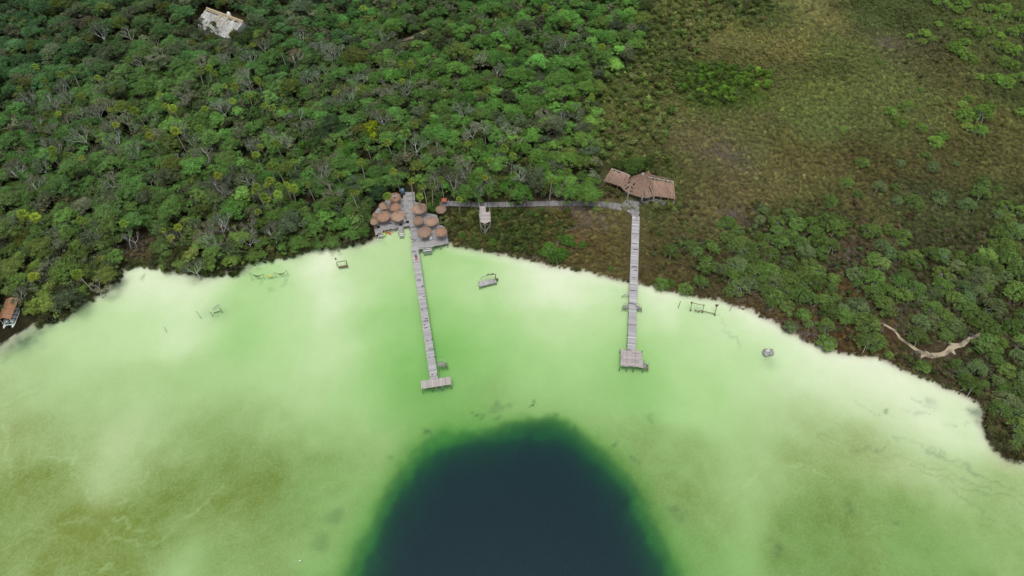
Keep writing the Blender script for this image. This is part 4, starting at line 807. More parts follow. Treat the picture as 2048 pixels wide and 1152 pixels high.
b = MB(); b.box(Bp(.28, 0, .55), .42, .38, .5, math.atan2(bd.y, bd.x)); b.part('outboard_motor', M['black plastic'], boat); b = MB(); b.box(Bp(.75, 0, .52), .14, 1.9, .12, math.atan2(bd.y, bd.x)); b.part('transom', M['white paint'], boat)

# ------------------------------------------------------------------ frames, raft, swings, hammocks and posts standing in the shallows
def pole(parent, p0, p1, r=.06, m='brownlog', name='post'): b = MB(); b.tube([p0, p1], r, 6, random.random()); return b.part(name, M[m], parent)
def standing(px_top, py_top, px_bot, py_bot, h):
    b_ = U(px_bot, py_bot, 0); t_ = U(px_top, py_top, h); return b_, t_
# left swing bench
t = thing('swing_bench', U(684, 533, 0), 'brown timber swing frame with a thick log seat in the pale shallows', 'swing')
LT, RT = U(673.2, 524.4, 1.5), U(692.6, 521.2, 1.5)
for q, bq in ((LT, U(673.2, 531.5, 0)), (RT, U(694.4, 528.5, 0)), (LT, U(677, 534.5, 0)), (RT, U(692.5, 531, 0))): pole(t, bq - Vector((0, 0, .4)), q, .055)
pole(t, LT - (RT - LT) * .02, RT + (RT - LT) * .02, .075, name='top_bar')
b = MB(); b.beam(U(677, 535, .22), U(695.8, 531.5, .22), .42, .24); b.part('seat_log', M['brownlog'], t)
for f in (.25, .75): pole(t, LT.lerp(RT, f), U(677, 535, .3).lerp(U(695.8, 531.5, .3), f), .018, 'dark rope', 'rope')
# floating raft with a frame
t = thing('bathing_raft', U(975, 566, 0), 'bleached plank bathing raft with a crooked pole frame behind it', 'raft')
c4 = [U(a, b, .42) for a, b in ((957.6, 563.5), (959.3, 573), (992.4, 564.6), (990.4, 557.2))]; uu = flat2(c4[2] - c4[1]).normalized(); vv = Vector((-uu.y, uu.x, 0))
m = MB(); plank_fill(m, [flat2(p) for p in c4], flat2(c4[1]), vv, uu, .42, pw=.2, seed=121); m.part('planking', M['wood'], t, 'stuff')
for i in range(4): b = MB(); b.beam(c4[i] - Vector((0, 0, .16)), c4[(i + 1) % 4] - Vector((0, 0, .16)), .14, .22); b.part('edge_beam', M['post'], t)
for q in c4: pole(t, (q.x, q.y, -.7), (q.x, q.y, .55), .08)
ftl, ftm, ftr = U(963.5, 554, 1.5), U(976, 550, 1.75), U(991, 548.3, 1.8)
pole(t, U(960.5, 561, .42), ftl, .05, 'post'); pole(t, U(990, 561, .42), ftr, .08); pole(t, U(992.2, 560, .42), ftr, .05); pole(t, ftl, ftm, .045, 'post', 'top_bar'); pole(t, ftm, ftr + Vector((.2, 0, 0)), .07, name='top_bar'); pole(t, U(979.5, 549.5, 1.9), U(988, 546.5, 2.0), .1, name='top_bar')
pole(t, U(973.5, 551, 1.75), U(977.5, 547.5, 1.9), .13, name='knot_of_poles'); b = MB(); q = U(994.5, 559, .2); b.box(q, .42, .4, .5, .4); b.part('box', M['brownlog'], t)
for f in (.15, .3, .45, .62, .78): pole(t, ftl.lerp(ftr, f), c4[0].lerp(c4[3], f), .015, 'post', 'rope')
# hammocks
hp = [standing(499.3, 546.6, 503.2, 558.3, 1.45), standing(525, 547.6, 527.8, 555.5, 1.3), standing(549.6, 545, 552, 552.5, 1.3), standing(572, 540.7, 575.5, 548.4, 1.35)]
tops_ = []
for i, (b0, t0) in enumerate(hp):
    p = thing('hammock_post', (b0.x, b0.y, -.4), ['leftmost thin post of the hammock row standing in the shallows', 'thin hammock post between the dark left hammock and the yellow one', 'thin hammock post between the yellow hammock and the dark right one', 'rightmost thin post of the hammock row standing in the shallows'][i], 'post', 'hammock posts'); pole(p, b0 - Vector((0, 0, .7)), t0, .04, 'post', 'shaft'); b = MB(); b.lathe([(.075, -.12), (.08, -.06), (.075, 0)], 8, t0); b.part('rope_wrap', M['dark rope'], p); tops_.append(t0)
for i, (mm, lab) in enumerate((('dark rope', 'dark hammock slung between the two left posts'), ('yellow cloth', 'yellow hammock slung between the two middle posts'), ('dark rope', 'dark hammock slung between the two right posts'))):
    a_, b_ = tops_[i], tops_[i + 1]; h = thing('hammock', (a_ + b_) / 2, lab, 'hammock', 'hammocks over the shallows'); n = 12; m = MB(); rows = []
    for k in range(n + 1):
        f = .16 + .68 * k / n; c = a_.lerp(b_, f) - Vector((0, 0, 1.05 * (1 - (2 * f - 1) ** 2))); wv = .06 + (.2 if i == 1 else .13) * math.sin(math.pi * k / n)
        rows.append([c + Vector((0, -wv, .06)), c + Vector((0, 0, -.04)), c + Vector((0, wv, .08))])
    for k in range(n):
        for j in range(2): m.face([rows[k][j], rows[k + 1][j], rows[k + 1][j + 1], rows[k][j + 1]])
    m.part('cloth', M[mm], h); 
    for e, r_ in ((a_, rows[0][1]), (b_, rows[-1][1])): pole(h, e, r_, .022, 'dark rope', 'rope')
# right swing frame
t = thing('swing_set', U(1405, 622, 0), 'three-post timber swing frame with hanging seats in the right shallows', 'swing')
A0, A1 = standing(1383.7, 605.5, 1381.5, 619.5, 1.75); B0, B1 = standing(1408, 610.8, 1405, 623, 1.75); C0, C1 = standing(1434, 610.5, 1430, 628.7, 1.9)
for b0, t0 in ((A0, A1), (B0, B1), (C0, C1)): pole(t, b0 - Vector((0, 0, .5)), t0 + Vector((0, 0, .1)), .065)
pole(t, A1, B1, .065, name='top_bar'); pole(t, U(1399.6, 620.5, .06), U(1430, 627.6, .06), .085, name='low_rail')
for t0, s in ((A1, .35), (B1, .22), (C1, .5)):
    b = MB(); b.face([t0 + Vector((-s * .8, .04, .12)), t0 + Vector((s * .8, -.04, .12)), t0 + Vector((0, 0, -s * 1.7))]); b.face([t0 + Vector((-s * .8, .16, .12)), t0 + Vector((0, .1, -s * 1.7)), t0 + Vector((s * .8, .1, .12))]); b.part('bracket', M['brownlog'], t)
for a_, b_, f in ((1391.3, 621, .32), (1397.4, 622.4, .58)):
    q = U(a_, b_, .12); b = MB(); b.box(q, .5, .28, .1, -.2); b.part('seat', M['brownlog'], t)
    for sg in (-.2, .2): pole(t, A1.lerp(B1, f) + Vector((sg, 0, 0)), q + Vector((sg, 0, .05)), .012, 'dark rope', 'rope')
for b0 in (A0, B0, C0):
    b = MB(); b.lathe([(.01, .05), (.17, .04), (.22, -.1), (.2, -.3)], 8, b0); b.part('footing', M['brownlog'], t)
def lone_post(a, b, c, d, h, label, m='brownlog', r=.06):
    b0, t0 = standing(a, b, c, d, h); p = thing('mooring_post', (b0.x, b0.y, 0), label, 'post', 'lone posts in the shallows'); pole(p, b0 - Vector((0, 0, .7)), t0, r, m, 'shaft'); k = MB(); k.lathe([(r * 1.3, -.1), (r * 1.35, -.03), (r * .6, .02), (.01, .03)], 8, t0); k.part('top', M[m], p)
lone_post(1361.2, 602, 1357, 615.4, 1.6, 'single leaning brown post left of the three-post swing frame'); lone_post(1465.5, 609, 1459, 622, 1.5, 'thin grey post leaning from the shore right of the swing frame', 'post', .05); lone_post(392.5, 622.5, 402, 636, 1.7, 'thin grey stick leaning on the pale sandbank left of the sunken rack', 'post', .045); lone_post(329, 654, 331.5, 663.5, 1.0, 'short thin stick alone in the pale shallows farther left', 'post', .045)
t = thing('sunken_rack', U(432, 622, 0), 'low sunken pole rack with one pale board in the green hollow', 'rack')
for a, b, c, d in ((421, 624, 424.5, 631), (439, 615.5, 443.5, 623)): b0, t0 = standing(a, b, c, d, .8); pole(t, b0 - Vector((0, 0, .8)), t0, .06)
b = MB(); b.beam(U(424, 618, .02), U(437.5, 608.5, -.06), .14, .05); b.part('board', M['wood'], t); b = MB(); b.beam(U(427, 626, -.25), U(440, 622, -.25), .14, .08); b.part('crossbar', M['brownlog'], t)

# boulder
q = U(1538, 704, .3); rock = thing('boulder', (q.x, q.y, 0), 'cleft grey boulder standing alone in the right shallows', 'rock')
def rock_mesh(seed, rx, ry, rz_, c, n=14, k=10):
    r = random.Random(seed); m = MB(); P = []; cut = [(Vector((r.uniform(-1, 1), r.uniform(-1, 1), r.uniform(-.2, 1))).normalized(), r.uniform(.62, .85)) for _ in range(9)]
    for i in range(k + 1):
        row = []
        for j in range(n):
            th, ph = math.pi * i / k, 2 * math.pi * j / n; d = Vector((math.sin(th) * math.cos(ph), math.sin(th) * math.sin(ph), math.cos(th)))
            for nn, h in cut:
                e = d.dot(nn)
                if e > h: d = d - nn * (e - h)
            row.append(Vector(c) + Vector((d.x * rx, d.y * ry, d.z * rz_)) + Vector((r.uniform(-.03, .03),) * 3))
        P.append(row)
    for i in range(k):
        for j in range(n): m.face([P[i][j], P[i + 1][j], P[i + 1][(j + 1) % n], P[i][(j + 1) % n]], .3 + .4 * r.random())
    return m
rock_mesh(3, .82, .95, .95, (q.x - .42, q.y + .0, .1)).part('left_lobe', M['rock'], rock); rock_mesh(8, .85, .75, .75, (q.x + .42, q.y + .05, .08)).part('right_lobe', M['rock'], rock)
b = MB(); pts = [U(a, b_, .95) for a, b_ in ((1528.5, 702.5), (1533, 700.5), (1537, 702), (1540, 706), (1546, 704.5), (1545.5, 706.5), (1539.5, 708.5), (1534.5, 704.5), (1530, 705))]
rock_mesh(12, .4, .3, .16, (q.x - .4, q.y + .0, .92)).part('pale_shelf', M['batten'], rock)
# white bird on the deep-water edge
for a, b_, lab in ((600, 1121.5, 'tiny white water bird floating left of the deep dark hole'), (1066, 811, 'tiny dark water bird floating above the notch of the deep hole')):
    q = U(a, b_, .05); wm_ = 'white plastic' if a < 700 else 'bird feather'; t = thing('water_bird', q, lab, 'bird'); m = MB(); m.tube([q + Vector((-.2, 0, .05)), q + Vector((-.08, 0, .08)), q + Vector((.08, 0, .08)), q + Vector((.17, .02, .14)), q + Vector((.2, .03, .24)), q + Vector((.25, .03, .25))], [.03, .10, .10, .05, .035, .02], 8); m.part('body', M[wm_], t, smooth=True)
# ------------------------------------------------------------------ plants: kinds
def leaf_cloud(m, r, centre, rad, n, size, pvc, flat_=.5, droop=0.0):
    """leaf sprays spread over one clump"""
    for _ in range(n):
        z = r.uniform(-.35, 1); a = r.uniform(0, 2 * math.pi); q = math.sqrt(max(0, 1 - z * z)); d = Vector((q * math.cos(a), q * math.sin(a), z * .75))
        c = centre + d * rad * r.uniform(.40, 1.35); nr = (d * .8 + Vector((r.uniform(-1, 1), r.uniform(-1, 1), r.uniform(-.3, 1.2))) * flat_ + Vector((0, 0, .35))).normalized()
        x = nr.cross(Vector((r.uniform(-1, 1), r.uniform(-1, 1), r.uniform(-1, 1)))).normalized(); y = nr.cross(x); s = size * r.uniform(.6, 1.25); l = s * r.uniform(1.1, 1.9)
        pv = min(1, max(0, pvc + r.gauss(0, .13)))
        m.face([c - x * l * .5, c + y * s * .38 - nr * s * .12, c + x * l * .5 - Vector((0, 0, droop * l)), c - y * s * .38 - nr * s * .12], pv)
def limbs(m, r, p, d, ln, rad, depth, spread, tips, up=.25, n=5, mink=2):
    e = p + d * ln; mid = p.lerp(e, .5) + Vector((r.uniform(-1, 1), r.uniform(-1, 1), r.uniform(-.5, .5))) * ln * .09
    m.tube([p, mid, e], [rad, rad * .85, rad * .68], n, r.random(), cap=depth == 0)
    if depth == 0: tips.append(e); return
    for i in range(r.choice((mink, mink, 3))):
        a = r.uniform(0, 2 * math.pi); x = d.orthogonal().normalized(); y = d.cross(x); k = r.uniform(.6, 1.15) * spread
        nd = (d + (x * math.cos(a) + y * math.sin(a)) * k + Vector((0, 0, up))).normalized()
        limbs(m, r, e, nd, ln * r.uniform(.6, .85), rad * .66, depth - 1, spread, tips, up, max(3, n - 1), mink)
def two_part(name, trunk_mb, crown_mb, bark, crown_name='crown', trunk_name='trunk', leaf='leaf'):
    t = bpy.data.objects.new(name, None); t.empty_display_size = .5
    o = bpy.data.objects.new(trunk_name, trunk_mb.mesh(trunk_name, M[bark])); o.parent = t
    c = bpy.data.objects.new(crown_name, crown_mb.mesh(crown_name, M[leaf])); c.parent = t; c['tint'] = (.05, .09, .03)
    return t
def kind_broadleaf(seed, H=6.0, W=2.5, clumps=34, open_=.0, size=.30):
    r = random.Random(seed); tb, cb = MB(), MB(); tips = []
    tb.tube([(0, 0, -.3), (r.uniform(-.1, .1), r.uniform(-.1, .1), H * .25), (r.uniform(-.2, .2), r.uniform(-.2, .2), H * .45)], [.2, .15, .13], 7)
    for i in range(4):
        a = i * 1.6 + r.random(); limbs(tb, r, Vector((0, 0, H * .42)), Vector((math.cos(a) * .8, math.sin(a) * .8, .8)).normalized(), H * .2, .09, 2, .55, tips, .2, 4)
    lob = [(r.uniform(-.5, .5) * W, r.uniform(-.5, .5) * W, r.uniform(.86, 1.08)) for _ in range(4)]
    for i in range(int(clumps * 1.7)):
        k = r.choice(lob) if r.random() < .7 else (0, 0, 1.0); a = r.uniform(0, 2 * math.pi); q = math.sqrt(r.random()) * W * r.uniform(.4, .85)
        x, y = k[0] + q * math.cos(a), k[1] + q * math.sin(a); rr = min(1.15, math.hypot(x, y) / W); z = H * k[2] * (.50 + .42 * math.sqrt(max(0, 1 - (rr * .85) ** 2)) * r.uniform(.72, 1.12)) - .06 * H
        if r.random() < open_: continue
        leaf_cloud(cb, r, Vector((x, y, z)), r.uniform(.26, .56) * W / 2.4, 46, size * .62, min(1, max(0, r.gauss(.48, .25) + (z / H - .75) * .5)), .75)
    return two_part('broadleaf_tree', tb, cb, 'bark')
def kind_bare(seed, H=6.0, leafy=0.35, spread=.6, n0=3):
    r = random.Random(seed); tb, cb = MB(), MB(); tips = []
    base = Vector((0, 0, H * .36)); lean = Vector((r.uniform(-.25, .25), r.uniform(-.25, .25), 1)).normalized(); top = lean * H * .38
    tb.tube([(0, 0, -.3), top * .5 + Vector((.06, .03, 0)), top], [.16, .13, .115], 7)
    for i in range(n0):
        a = i * 2 * math.pi / n0 + r.uniform(-.5, .5); limbs(tb, r, top, (lean + Vector((math.cos(a), math.sin(a), 0)) * r.uniform(.5, .9)).normalized(), H * .22, .098, 4, spread, tips, .2, 5)
    for p in tips:
        if r.random() < leafy: leaf_cloud(cb, r, p, .42, 11, .2, min(1, max(0, r.gauss(.5, .2))), .7)
    if not cb.f: leaf_cloud(cb, r, tips[0], .4, 14, .2, .5, .7)
    return two_part('bare_branched_tree', tb, cb, 'palebark')
def kind_palm(seed, H=6.0, nf=22, R=1.0):
    r = random.Random(seed); tb, cb, kb = MB(), MB(), MB(); bx, by = r.uniform(-.5, .5), r.uniform(-.5, .5); pts = [(bx * (k / 6) ** 2, by * (k / 6) ** 2, -.3 + (H + .3) * k / 6) for k in range(7)]
    tb.tube(pts, [.13, .11, .10, .095, .09, .09, .10], 8); top = Vector(pts[-1])
    def fan(m, d, ln, fr, pv, dr):
        s = top + d * .1; hub = top + d * ln; x = d.cross(Vector((0, 0, 1))); x = x.normalized() if x.length > .05 else Vector((1, 0, 0)); nrm = x.cross(d).normalized()
        m.face([s - x * .02, hub - x * .02, hub + x * .02, s + x * .02], pv); k = 9
        for i in range(k):
            a0 = -1.75 + 3.5 * i / k; a1 = a0 + 3.5 / k * .82; am = (a0 + a1) / 2; L = fr * (1 - .12 * abs(am)) * r.uniform(.9, 1.1); v = lambda a, q, z: hub + (d * math.cos(a) + x * math.sin(a)) * q + nrm * z
            m.face([hub, v(a0, L * .6, .03), v(am, L, -dr * L) + Vector((0, 0, -dr * L * .4)), v(a1, L * .6, -.03)], min(1, max(0, pv + r.gauss(0, .09))))
    for i in range(nf):
        a = i * 2.399 + r.uniform(-.2, .2); el = 1.35 - 1.75 * (i / nf) + r.uniform(-.15, .15); d = Vector((math.cos(a) * math.cos(el), math.sin(a) * math.cos(el), math.sin(el)))
        fan(cb, d, R * r.uniform(.38, .55), R * .55, r.uniform(.25, .85), .25)
    for i in range(6):
        a = r.uniform(0, 6.28); el = r.uniform(-1.35, -.75); d = Vector((math.cos(a) * math.cos(el), math.sin(a) * math.cos(el), math.sin(el))); fan(kb, d, R * .4, R * .45, r.random(), .1)
    t = two_part('fan_palm', tb, cb, 'palmbark'); k = bpy.data.objects.new('dead_fronds', kb.mesh('dead_fronds', M['deadleaf'])); k.parent = t; return t
def kind_bush(seed, W=1.7, H=2.3, clumps=34, size=.26, roots=10):
    r = random.Random(seed); tb, cb = MB(), MB()
    for i in range(roots):
        a = 2 * math.pi * i / roots + r.uniform(-.3, .3); q = W * r.uniform(.55, .98); tb.tube([(0, 0, H * .42), (q * .55 * math.cos(a), q * .55 * math.sin(a), H * .40), (q * math.cos(a), q * math.sin(a), -.15)], [.045, .04, .03], 4, r.random())
    tb.tube([(0, 0, -.1), (.05, 0, H * .6)], [.07, .05], 6)
    for i in range(clumps):
        a = r.uniform(0, 6.283); q = math.sqrt(r.random()) * W * .80; rr = q / W; z = H * (.10 + .72 * (1 - rr ** 1.7) * r.uniform(.75, 1.1))
        leaf_cloud(cb, r, Vector((q * math.cos(a), q * math.sin(a), z)), r.uniform(.24, .42) * W / 1.5, 34, size * .85, min(1, max(0, r.gauss(.5, .2))), .7)
    return two_part('green_bush', tb, cb, 'palebark', 'foliage', 'stems')
def kind_scrub(seed, H=1.7, n=90, size=.24):
    r = random.Random(seed); tb, cb = MB(), MB()
    for i in range(9):
        a = r.uniform(0, 6.28); q = r.uniform(.2, .8); e = Vector((q * math.cos(a), q * math.sin(a), H * r.uniform(.6, 1.05))); tb.tube([(0, 0, -.1), e * .5 + Vector((0, 0, .15)), e], [.03, .025, .015], 4, r.random())
        leaf_cloud(cb, r, e, .34, 16, size, min(1, max(0, r.gauss(.5, .2))), .8); leaf_cloud(cb, r, e * .62, .34, 10, size, min(1, max(0, r.gauss(.38, .15))), .8)
    return two_part('scrub_bush', tb, cb, 'bark', 'foliage', 'stems')
def tuft_mesh(seed, n=16, L=.95, bend=.9, wd=.035, spread=.28):
    r = random.Random(seed); m = MB()
    for i in range(n):
        a = r.gauss(0, .55); b = Vector((r.uniform(-spread, spread), r.uniform(-spread, spread), -.03)); d = Vector((math.cos(a), math.sin(a), 0)); s = Vector((-d.y, d.x, 0)) * wd; l = L * r.uniform(.6, 1.15); k = bend * r.uniform(.6, 1.3); pv = min(1, max(0, r.gauss(.5, .2)))
        p1 = b + Vector((0, 0, l * .5)) + d * l * .16 * k; p2 = b + Vector((0, 0, l * (.62 + .2 * (1 - k)))) + d * l * .62 * k
        m.face([b - s, b + s, p1 + s, p1 - s], pv); m.face([p1 - s, p1 + s, p2], min(1, pv + .08))
    return m
def twig_mesh(seed):
    r = random.Random(seed); m = MB()
    for i in range(14):
        a = r.uniform(0, 6.28); p = Vector((r.uniform(-.5, .5), r.uniform(-.5, .5), r.uniform(0, .25))); d = Vector((math.cos(a), math.sin(a), r.uniform(-.05, .5))); e = p + d * r.uniform(.4, 1.0); m.tube([p, p.lerp(e, .5) + Vector((r.uniform(-.1, .1), r.uniform(-.1, .1), .06)), e], [.035, .028, .012], 3, r.random(), False)
    return m
LIB = {'tree': [kind_broadleaf(1), kind_broadleaf(2, 6.3, 2.8, 40), kind_broadleaf(3, 5.6, 2.1, 26), kind_broadleaf(4, 6.6, 2.4, 34, .12, .26), kind_broadleaf(5, 5.4, 2.9, 42, .08, .34), kind_broadleaf(6, 7.0, 2.2, 30, .1), kind_broadleaf(7, 6.0, 2.5, 40, .1, .24)],
       'bare': [kind_bare(11, 6.4, .45), kind_bare(12, 6.0, .65, .7), kind_bare(13, 6.8, .22, .55, 4), kind_bare(14, 5.4, .6, .8), kind_bare(15, 6.2, .8, .65, 4)],
       'snag': [kind_bare(16, 6.0, .0, .35, 2), kind_bare(17, 5.0, .0, .4, 2)],
       'palm': [kind_palm(21, 6.0), kind_palm(22, 6.0, 18, .95), kind_palm(23, 6.0, 26, 1.1), kind_palm(24, 6.0, 14, .85)],
       'bush': [kind_bush(31), kind_bush(32, 1.8, 2.6, 38, .24, 12), kind_bush(33, 1.6, 2.1, 30, .28, 9), kind_bush(34, 1.7, 2.4, 36, .22, 14)],
       'scrub': [kind_scrub(41), kind_scrub(42, 1.9, 100, .26), kind_scrub(43, 1.5, 80, .2)]}
FIRST = {}
def plant(kind, i, loc, rz, sc, tint, name, label, cat, group, tilt=(0, 0)):
    proto = LIB[kind][i % len(LIB[kind])]
    o = copy_thing(proto, loc, rz, sc, None, tint, tilt); o.name = name; tag(o, label, cat, group); FIRST.setdefault((kind, i % len(LIB[kind])), o); return o

# ------------------------------------------------------------------ where plants stand
KEEP = [[(722, 400), (762, 384), (774, 368), (810, 366), (812, 336), (836, 336), (834, 380), (900, 392), (905, 500), (738, 476), (722, 440)], [(868, 398), (1240, 398), (1240, 420), (868, 420)], [(1200, 330), (1256, 338), (1258, 352), (1272, 352), (1280, 330), (1316, 330), (1362, 358), (1362, 412), (1200, 412), (1196, 370)], [(393, 8), (500, 30), (502, 66), (462, 92), (380, 62)], [(944, 408), (990, 408), (990, 476), (952, 476)], [(0, 590), (46, 592), (46, 668), (0, 668)], [(232, 462), (324, 468), (312, 524), (240, 522)], [(395, 446), (515, 442), (520, 472), (400, 478)], [(792, 80), (858, 56), (868, 64), (802, 92)], [(1225, 395), (1300, 395), (1290, 700), (1235, 700)], [(1836, 694), (1890, 684), (1960, 660), (1974, 672), (1908, 714), (1840, 724)], [(1768, 645), (1800, 668), (1850, 704), (1838, 712), (1790, 678), (1760, 655)]]
KEEPW = [np.array(k, float) for k in KEEP]
def kept(px, py): return any(inside(k, np.array(px), np.array(py)) for k in KEEPW)
FOREST = [(-170, -110), (1260, -110), (1296, -10), (1298, 30), (1272, 100), (1212, 146), (1195, 190), (1196, 250), (1190, 300), (1192, 345), (1190, 388), (1100, 397), (920, 399), (890, 396), (830, 380), (780, 378), (745, 398), (737, 436), (742, 462), (700, 468), (640, 480), (560, 496), (508, 512), (470, 536), (420, 528), (330, 520), (245, 522), (226, 552), (140, 606), (75, 640), (45, 620), (20, 598), (-170, 690)]
# tint of crowns by place, linear albedo x 1000
TINT = [(60, 40, 26, 44, 24), (200, 30, 25, 43, 23), (60, 110, 22, 44, 26), (330, 60, 27, 44, 24), (230, 90, 25, 42, 22), (500, 10, 24, 42, 22), (650, 40, 28, 52, 24), (560, 80, 30, 55, 24), (850, 30, 26, 46, 20), (1000, 40, 32, 58, 21), (1200, 40, 38, 70, 24), (1150, 90, 38, 70, 22), (780, 110, 38, 66, 20), (330, 160, 44, 72, 26), (150, 200, 36, 60, 27), (60, 240, 34, 66, 26), (250, 240, 42, 62, 26), (450, 180, 40, 66, 26), (480, 260, 46, 70, 28), (650, 230, 42, 68, 28), (200, 310, 40, 66, 26), (60, 330, 40, 60, 26), (400, 330, 38, 66, 24), (560, 330, 40, 68, 24), (900, 120, 38, 68, 21), (1000, 150, 40, 74, 22), (1080, 140, 38, 72, 24), (950, 230, 42, 66, 24), (1150, 200, 44, 78, 24), (800, 260, 38, 62, 24), (750, 330, 36, 62, 23), (900, 330, 40, 70, 22), (1040, 340, 38, 72, 20), (1130, 330, 46, 76, 22), (1170, 270, 52, 76, 24), (300, 420, 36, 60, 24), (150, 430, 36, 56, 24), (50, 480, 40, 56, 22), (90, 560, 52, 62, 20), (170, 540, 48, 60, 22), (30, 540, 46, 58, 20), (380, 500, 50, 60, 24), (460, 500, 44, 62, 24), (560, 460, 46, 66, 22), (650, 430, 36, 62, 22), (700, 440, 38, 66, 20), (690, 380, 38, 64, 22), (110, 610, 54, 62, 20), (1270, 260, 70, 84, 26), (1230, 180, 60, 80, 26), (1270, 60, 44, 74, 24)]
def tint_at(px, py):
    num, den = np.zeros(3), 1e-9
    for s in TINT:
        wgt = math.exp(-((px - s[0]) ** 2 + (py - s[1]) ** 2) / (2 * 55 ** 2)) + 1e-7; num = num + wgt * np.array(s[2:]) * np.array([3.45, 4.12, 2.75]) / 1000; den += wgt
    return num / den
def jig(c, a=.22, b=.12):
    k = random.lognormvariate(0, a); return tuple(float(v * k * random.lognormvariate(0, b)) for v in c)
def Z1(o, s, lst): return [(o[0] + a / s, o[1] + b / s) for a, b in lst]
# fan palms, crown position in the photograph
PALM = Z1((0, 0), 2.88, [(205, 385), (250, 470), (265, 515), (352, 432), (405, 422), (722, 352), (570, 450), (1132, 415), (1185, 405), (1240, 425), (1360, 500), (1485, 470), (1350, 580), (1525, 615), (1575, 615), (1655, 630), (1940, 520), (915, 545), (955, 605), (1005, 628), (1183, 620), (632, 637), (337, 645), (665, 712), (513, 728), (790, 640), (870, 780), (825, 740), (1018, 768), (1167, 742), (1590, 825), (1512, 843), (1485, 900), (310, 905), (283, 865), (467, 920), (385, 885), (1560, 962), (1610, 965), (1650, 940), (1690, 940), (1270, 1010), (1955, 1005), (1560, 1050), (1535, 1075), (1650, 1075), (1670, 1080), (1590, 1110), (1620, 1060), (1480, 1090), (1785, 1070), (1535, 1135), (1460, 255), (1620, 290), (1250, 285), (125, 512), (1780, 500), (1300, 500), (1430, 560)]) + Z1((600, 0), 2.88, [(375, 50), (1395, 45), (1505, 60), (1048, 140), (565, 375), (628, 385), (580, 470), (1075, 510), (1660, 555), (965, 835), (1075, 920), (1215, 890), (1190, 840), (1445, 1040), (228, 1005), (355, 940), (520, 820), (650, 720), (585, 780), (395, 850), (225, 830), (330, 1100), (1540, 1000), (1725, 265)]) + [(792.5, 344), (820, 366), (849, 377), (837, 391), (883, 358), (917, 395), (769, 397), (722, 326), (708, 387), (974, 356), (860, 372)] + Z1((0, 300), 2.88, [(945, 470), (985, 505), (1015, 460), (1465, 345), (1540, 275), (1565, 185), (1480, 225), (228, 385), (440, 700), (205, 715), (450, 415), (145, 375), (700, 420)])
BARE = [(random.uniform(20, 1150), random.uniform(60, 400)) for _ in range(48)] + Z1((0, 0), 2.88, [(140, 450), (180, 580), (390, 560), (455, 640), (560, 650), (310, 750), (490, 780), (225, 960), (180, 1060), (770, 905), (1190, 925), (1060, 560), (1280, 620), (1285, 355), (1395, 420), (1445, 330), (1160, 370), (930, 320), (900, 230), (800, 340), (1760, 450), (1840, 450), (1585, 750), (1470, 870), (1440, 1020), (1350, 1000), (1230, 1080), (905, 1030), (840, 1020), (1830, 960), (1880, 1020), (680, 480), (740, 190), (1100, 810), (715, 700), (520, 640), (1940, 590), (1740, 210), (1930, 310), (480, 130), (1130, 190), (560, 190), (620, 720), (1000, 900), (330, 590)]) + Z1((600, 0), 2.88, [(200, 300), (100, 450), (500, 490), (610, 520), (780, 505), (280, 555), (790, 865), (670, 840), (1000, 755), (1065, 745), (1185, 740), (970, 985), (880, 1050), (1370, 1020), (1430, 680), (1600, 650), (1285, 1000), (215, 590), (120, 950), (860, 30), (1040, 100), (950, 640), (300, 740), (480, 200), (1500, 690), (1080, 1030), (1710, 850)]) + Z1((0, 300), 2.88, [(90, 390), (240, 310), (670, 290), (560, 470), (475, 500), (1190, 470), (1260, 440), (1215, 520), (1410, 510), (430, 650), (530, 780), (90, 840), (1560, 490), (1270, 240), (1440, 430), (340, 460), (280, 660), (1100, 660)]) + [(868, 366), (955, 388)]
SNAG = [(1054, 275, 2.88, 0, 0), (10, 900, 2.88, 0, 0), (1735, 705, 2.88, 0, 0), (1060, 365, 2.88, 0, 0), (720, 520, 2.88, 0, 300), (1325, 450, 2.88, 0, 300), (755, 515, 2.88, 0, 300), (1360, 470, 2.88, 0, 300)]
